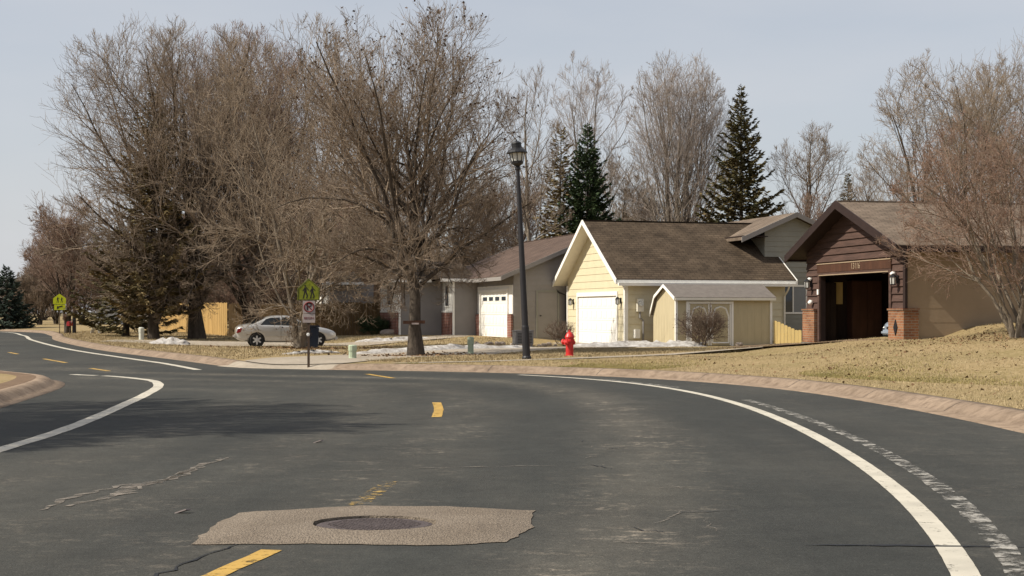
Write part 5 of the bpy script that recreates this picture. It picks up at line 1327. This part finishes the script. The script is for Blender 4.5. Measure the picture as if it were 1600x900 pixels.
fs = thing('school_sign', 'small far lime school crossing sign at the end of the road', 'road sign', (*P2(93, 82), 0.12), R(6))
MB().tube([(0, .02, -.2), (0, .02, 1.2)], .025, 6).tube([(0, .02, 1.2), (0, .02, 2.4)], .025, 6).build('post', M['rust_post'], fs)
sg = MB().prism([(p[0], p[1] + 1.72) for p in pentagon(.72, .60)], lambda u, v, t: (u, t, v), -.010, -.003).build('crossing_plate', M['lime'], fs)
b = MB(); child_figure(b, -.10, 1.79, .36); child_figure(b, .12, 1.79, .33); b.build('pedestrian_symbol', M['sign_black'], sg)
ar = MB().prism([(-.30, 1.38), (.33, 1.38), (.33, 1.69), (-.30, 1.69)], lambda u, v, t: (u, t, v), -.010, -.003).build('arrow_plate', M['lime'], fs)
MB().prism([(-.16, 1.44), (-.13, 1.62), (-.09, 1.58), (.16, 1.64), (.18, 1.57), (-.05, 1.52), (-.02, 1.47)], lambda u, v, t: (u, t, v), -.016, -.011).build('arrow', M['sign_black'], ar)

# far lamp post without a visible lantern below the branches
x, y = P2(116, 84)
fl = thing('street_lamp', 'thin dark lamp post far left among bare trees', 'street lamp', (x, y, tz(x, y) - .02))
MB().lathe([(.12, 0), (.11, .9), (.09, .95), (.06, 5.2), (.07, 5.25)], 10).build('post', M['dark_post'], fl)
b = MB(); b.lathe([(.14, 5.25), (.19, 5.6)], 8); lf = b.build('lantern_frame', M['black_metal'], fl)
MB().lathe([(.31, 5.6), (.17, 5.76), (.02, 5.95)], 12).build('cap', M['black_metal'], lf)

# red mailbox
x, y = P2(109, 77)
mb_ = thing('mailbox', 'small red mailbox on a thin post at the far left kerb', 'mailbox', (x, y, tz(x, y)), R(75)); mb_.scale = (.7, .8, .9)
MB().tube([(0, 0, -.1), (0, 0, .55)], .035, 6).build('post', M['rust_post'], mb_)
b = MB(); b.prism([(-.11, .55), (.11, .55), (.11, .72)] + [(.11 * math.cos(k * math.pi / 8), .72 + .11 * math.sin(k * math.pi / 8)) for k in range(1, 9)], lambda u, v, t: (t, u, v), -.25, .25); bx = b.build('box', M['mail_red'], mb_)
MB().box(-.02, .02, -.135, -.112, .70, .95).box(-.02, .10, -.135, -.112, .88, .95).build('flag', M['sign_white'], bx)
# white sandwich board
x, y = P2(150, 84)
sb = thing('sandwich_board', 'small white folding board on the grass at the far left', 'board', (x, y, tz(x, y)), R(80))
for s in (-1, 1):
    b = MB(); b.prism([(s * .25, 0), (s * .27, 0), (s * .03, .75), (s * .01, .75)], lambda u, v, t: (t, u, v), -.2, .2); b.build('leaf', M['white_paint'], sb)

# brown board fixed round the maple trunk with a pale label
x, y = P2(649, 44.4)
tb = thing('trunk_board', 'brown wooden board with a small pale label fixed across the maple trunk', 'board', (x, y - .32, 1.02), R(2))
MB().box(-.36, -.02, -.012, .012, 0, .10).box(-.019, .32, -.012, .012, .01, .11).build('board', M['panel_wood'], tb, bevel=.004)
MB().box(-.09, .13, -.018, -.013, -.015, .035).build('label', M['sign_white'], tb)
MB().tube([(-.25, .02, .05), (-.22, .2, .05), (0, .30, .05)], .008, 5).build('wire', M['black_metal'], tb)

# navy bin by the car, grey cabinet by the lamp
x, y = P2(487, 56.0)
bn = thing('wheelie_bin', 'navy plastic bin standing behind the parking sign by the car', 'bin', (x, y, tz(x, y)), R(20))
MB().prism([(-.20, 0), (.20, 0), (.25, .80), (-.25, .80)], lambda u, v, t: (u, t, v), -.24, .24).build('body', M['bin_blue'], bn, bevel=.02)
MB().prism([(-.28, .805), (.28, .805), (.26, .87), (-.20, .90)], lambda u, v, t: (u, t, v), -.27, .27).build('lid', M['bin_blue'], bn, bevel=.015)
for s in (-.22, .19): MB().lathe([(.10, s), (.10, s + .04)], 12, (-.22, 0, .10), axis='Y').build('wheel', M['rubber'], bn)
x, y = P2(817, 56.5)
gb = thing('air_conditioner', 'grey metal unit on legs behind the foot of the lamp post', 'air conditioner', (x, y, tz(x, y) - .02), R(16))
MB().box(-.36, .36, -.28, .28, .12, .62).build('case', M['grey_box'], gb, bevel=.015)
MB().box(-.38, .38, -.30, .30, .621, .67).build('lid', M['grey_box'], gb, bevel=.01)
b = MB()
for k in range(7): b.box(-.30, .30, -.296, -.281, .18 + k * .06, .20 + k * .06)
b.build('louvre', M['sign_black'], gb)
for sx in (-.32, .26):
    for sy in (-.25, .19): MB().box(sx, sx + .06, sy, sy + .06, 0, .119).build('leg', M['grey_box'], gb)

# rocks
def rock(label, x, y, s, seed, group=None):
    rnd = random.Random(seed); bm = bmesh.new(); bmesh.ops.create_icosphere(bm, subdivisions=3, radius=1)
    off = Vector((rnd.uniform(0, 9), rnd.uniform(0, 9), 3))
    from mathutils import noise
    for v in bm.verts:
        k = 1 + .35 * noise.noise(v.co * 1.1 + off) + .08 * noise.noise(v.co * 4 + off)
        v.co = Vector((v.co.x * s[0] * k, v.co.y * s[1] * k, v.co.z * s[2] * k))
    me = bpy.data.meshes.new('rock'); bm.to_mesh(me); bm.free(); me.materials.append(M['rock'])
    o = bpy.data.objects.new('rock', me); COL.objects.link(o); o.location = (x, y, tz(x, y) + s[2] * .45); o.rotation_euler = (0, 0, rnd.uniform(0, 6))
    return tag(o, label, 'rock', group)
rock('pale field stone on the grass right of the shed shrub', *P2(1155, 53.0), (.17, .14, .12), 1)
rock('flat grey stone below the brick of the red roofed house', *P2(610, 72.6), (.55, .3, .2), 2)
rnd = random.Random(4)
for i in range(26):
    t = rnd.random(); px = 738 + 130 * t
    s = rnd.uniform(.07, .17)
    rock('dark rounded stone in the row edging the bed by the red roofed house', *P2(px, 58.2 + rnd.uniform(-.5, .5)), (s, s * .8, s * .7), 10 + i, group='stones edging the bed')

# bits on the road
for i, (px, py, lab) in enumerate([(497, 692, 'pale scrap lying alone in the left lane'), (284, 802, 'pale scrap on the road left of the asphalt patch')]):
    x, y = ground_at(px, py); b = MB(); b.prism([(-.05, 0), (.03, -.01), (.06, .03), (-.02, .035)], lambda u, v, t: (u, v, t + .015 * math.sin(u * 40)), .006, .014)
    o = b.build('paper_scrap', M['sign_white']); o.location = (x, y, .004); tag(o, lab, 'scrap')

# ------------------------------------------------------------------ saloon car (x forward, y to its left)
def sedan(name, label, paint):
    root = thing(name, label, 'car')
    # stations: x, lower z, belt z, half width at sill, at belt, deck height (bonnet/boot top)
    ST = [(-2.23, .42, .74, .62, .66, .80), (-2.16, .32, .84, .74, .76, .93), (-1.85, .24, .90, .80, .81, 1.02), (-1.45, .22, .92, .83, .835, 1.05), (-1.0, .20, .92, .845, .85, 1.045), (-.3, .19, .91, .85, .855, 1.00),
          (.45, .19, .89, .85, .85, .985), (.95, .20, .86, .845, .84, .975), (1.4, .22, .80, .82, .815, .90), (1.85, .24, .72, .77, .75, .81), (2.12, .30, .62, .68, .66, .71), (2.24, .40, .55, .56, .54, .60)]
    b = MB(); N = 14; rings = []
    for (x, z0, zb, w0, w1, zd) in ST:
        r = [(0, z0), (w0 * .80, z0), (w0 * .97, z0 + .06), (w0 * 1.0, z0 + (zb - z0) * .35), (w1 * 1.015, z0 + (zb - z0) * .72), (w1, zb), (w1 * .93, zb + (zd - zb) * .62), (w1 * .62, zd - .006), (0, zd + .012)]
        full = [(y, z) for y, z in r] + [(-y, z) for y, z in r[-2:0:-1]]
        rings.append([(x, y, z) for y, z in full])
    n = len(rings[0]); vs = [p for r in rings for p in r]
    fs = [(i * n + k, i * n + (k + 1) % n, (i + 1) * n + (k + 1) % n, (i + 1) * n + k) for i in range(len(ST) - 1) for k in range(n)]
    fs += [tuple(range(n - 1, -1, -1)), tuple(range((len(ST) - 1) * n, len(ST) * n))]
    b.add(vs, fs)
    body = b.build('body', paint, root, smooth=True, subsurf=1)
    # wheel arches cut from the body
    cb = MB()
    for x in (-1.32, 1.36):
        cb.tube([(x, -1.2, .31), (x, 1.2, .31)], .355, 24)
    cut = cb.build('arch_cutter', M['rubber'])
    dg = bpy.context.evaluated_depsgraph_get()
    mod = body.modifiers.new('arches', 'BOOLEAN'); mod.object = cut; mod.solver = 'EXACT'
    dg.update(); me = bpy.data.meshes.new_from_object(body.evaluated_get(dg))
    body.modifiers.clear(); old = body.data; body.data = me; bpy.data.objects.remove(cut)
    me.materials.clear(); me.materials.append(paint); me.shade_smooth()
    # wheel wells, dark
    for x in (-1.32, 1.36):
        for s in (-1, 1):
            MB().tube([(x, s * .50, .31), (x, s * .60, .31)], .345, 20).build('wheel_well', M['rubber'], root)
    # greenhouse: roof skin and pillars
    G = [(-1.50, .70, 1.02), (-.92, .63, 1.34), (-.62, .60, 1.395), (-.15, .60, 1.415), (.28, .60, 1.385), (.95, .70, .98)]
    b = MB(); rings = []
    for (x, w, z) in G:
        zb = .90 if x > -1.2 else .95
        h = z - zb
        rings.append([(x, -w - .135 * min(1, h / .5), zb - .03), (x, -w - .02, zb + h * .80), (x, -w * .82, z - .012), (x, 0, z + .012), (x, w * .82, z - .012), (x, w + .02, zb + h * .80), (x, w + .135 * min(1, h / .5), zb - .03)])
    n = 7; vs = [p for r in rings for p in r]; fs = [(i * n + k, i * n + k + 1, (i + 1) * n + k + 1, (i + 1) * n + k) for i in range(len(G) - 1) for k in range(n - 1)]
    b.add(vs, fs); b.build('roof', paint, root, smooth=True, subsurf=2)
    for s in (-1, 1):
        def sf(u, z, o):
            k = (z - .93) / .42
            return (u, s * (.765 - .135 * k + o), z)
        for poly in ([(-1.18, .96), (-.30, .965), (-.30, 1.31), (-.72, 1.295), (-.92, 1.235)], [(-.22, .965), (.80, .965), (.73, 1.02), (.20, 1.305), (-.22, 1.315)]):
            g = MB(); g.prism(poly, sf, .012, .026); g.build('side_window', M['glass'], root)
        m_ = MB(); m_.box(.62, .74, s * .86, s * .99, .95, 1.06); m_.build('mirror', paint, root, bevel=.02)
        for x in (-.62, .30):
            MB().box(x, x + .16, s * .858, s * .885, .80, .83).build('door_handle', paint, root, bevel=.005)
        for xa, xb in ((-1.10, -.26), (-.25, .78)):
            pass
        MB().box(-1.0, 1.0, s * .862, s * .876, .50, .545).build('side_moulding', paint, root)
        MB().tube([(-.27, s * .872, .30), (-.27, s * .872, .55), (-.26, s * .868, .80), (-.26, s * .85, .93)], .005, 4).build('door_gap', M['rubber'], root)
        MB().tube([(.86, s * .866, .30), (.90, s * .868, .55), (.86, s * .858, .88)], .005, 4).build('door_gap', M['rubber'], root)
        MB().prism([(-2.205, .62), (-2.02, .66), (-1.93, .84), (-2.15, .82)], lambda u, z, t: (u, s * t, z), .60, .795).build('tail_lamp', M['tail_red'], root, bevel=.01)
        MB().prism([(2.17, .50), (1.90, .54), (1.80, .67), (2.06, .63)], lambda u, z, t: (u, s * t, z), .42, .725).build('headlight', M['clear_lens'], root, bevel=.01)
        for x in (-1.32, 1.36):
            w = MB().lathe([(.20, .0), (.285, .0), (.31, .025), (.31, .155), (.285, .18), (.20, .18)], 28, axis='Y'); w.v = [(a + x, s * (c + .66), z + .31) for a, c, z in w.v]
            wt = w.build('wheel', M['rubber'], root, smooth=False)
            rm = MB(); rm.lathe([(.205, .10), (.205, .172), (.19, .176)], 24, axis='Y')
            for k in range(6):
                a = k * math.pi / 3; rm.prism([(-.045, .03), (.045, .03), (.03, .195), (-.03, .195)], lambda u, v, t: (u * math.cos(a) - v * math.sin(a), t, u * math.sin(a) + v * math.cos(a)), .150, .186)
            rm.lathe([(.055, .12), (.055, .192), (.03, .198)], 14, axis='Y')
            rm.v = [(p + x, s * (q + .66), z + .31) for p, q, z in rm.v]; rm.build('rim', M['alloy'], wt)
    ws = MB(); ws.prism([(.40, 1.335), (.985, .985), (.995, 1.0), (.41, 1.352)], lambda u, z, t: (u, t * (1.0 + (1.2 - z) * .28), z), -.53, .53); ws.build('windscreen', M['glass'], root)
    ws = MB(); ws.prism([(-1.54, 1.045), (-.985, 1.335), (-.995, 1.352), (-1.55, 1.06)], lambda u, z, t: (u, t * (1.0 + (1.2 - z) * .28), z), -.52, .52); ws.build('rear_window', M['glass'], root)
    MB().box(-2.30, -2.10, -.66, .66, .40, .56).build('rear_bumper', paint, root, bevel=.05)
    MB().box(2.12, 2.30, -.58, .58, .30, .46).build('front_bumper', paint, root, bevel=.05)
    MB().box(2.235, 2.262, -.26, .26, .47, .55).build('grille', M['sign_black'], root)
    MB().box(-2.315, -2.301, -.16, .16, .44, .53).build('number_plate', M['sign_white'], root)
    return root
car = sedan('parked_car', 'silver four door saloon parked on the drive behind the forked tree', M['car_paint'])
cx_, cy_ = P2(446, 62.0)
car.location = (cx_, cy_, tz(cx_, cy_) + .02); car.rotation_euler = (0, 0, R(14)); car.scale = (.97, .97, .97)
car2 = sedan('parked_car', 'pale blue car mostly hidden inside the open brown garage', M['car_blue'])
car2.matrix_world = bg.matrix_basis @ Matrix.Translation((2.72, 1.95, .005)) @ Matrix.Rotation(R(180), 4, 'Z')
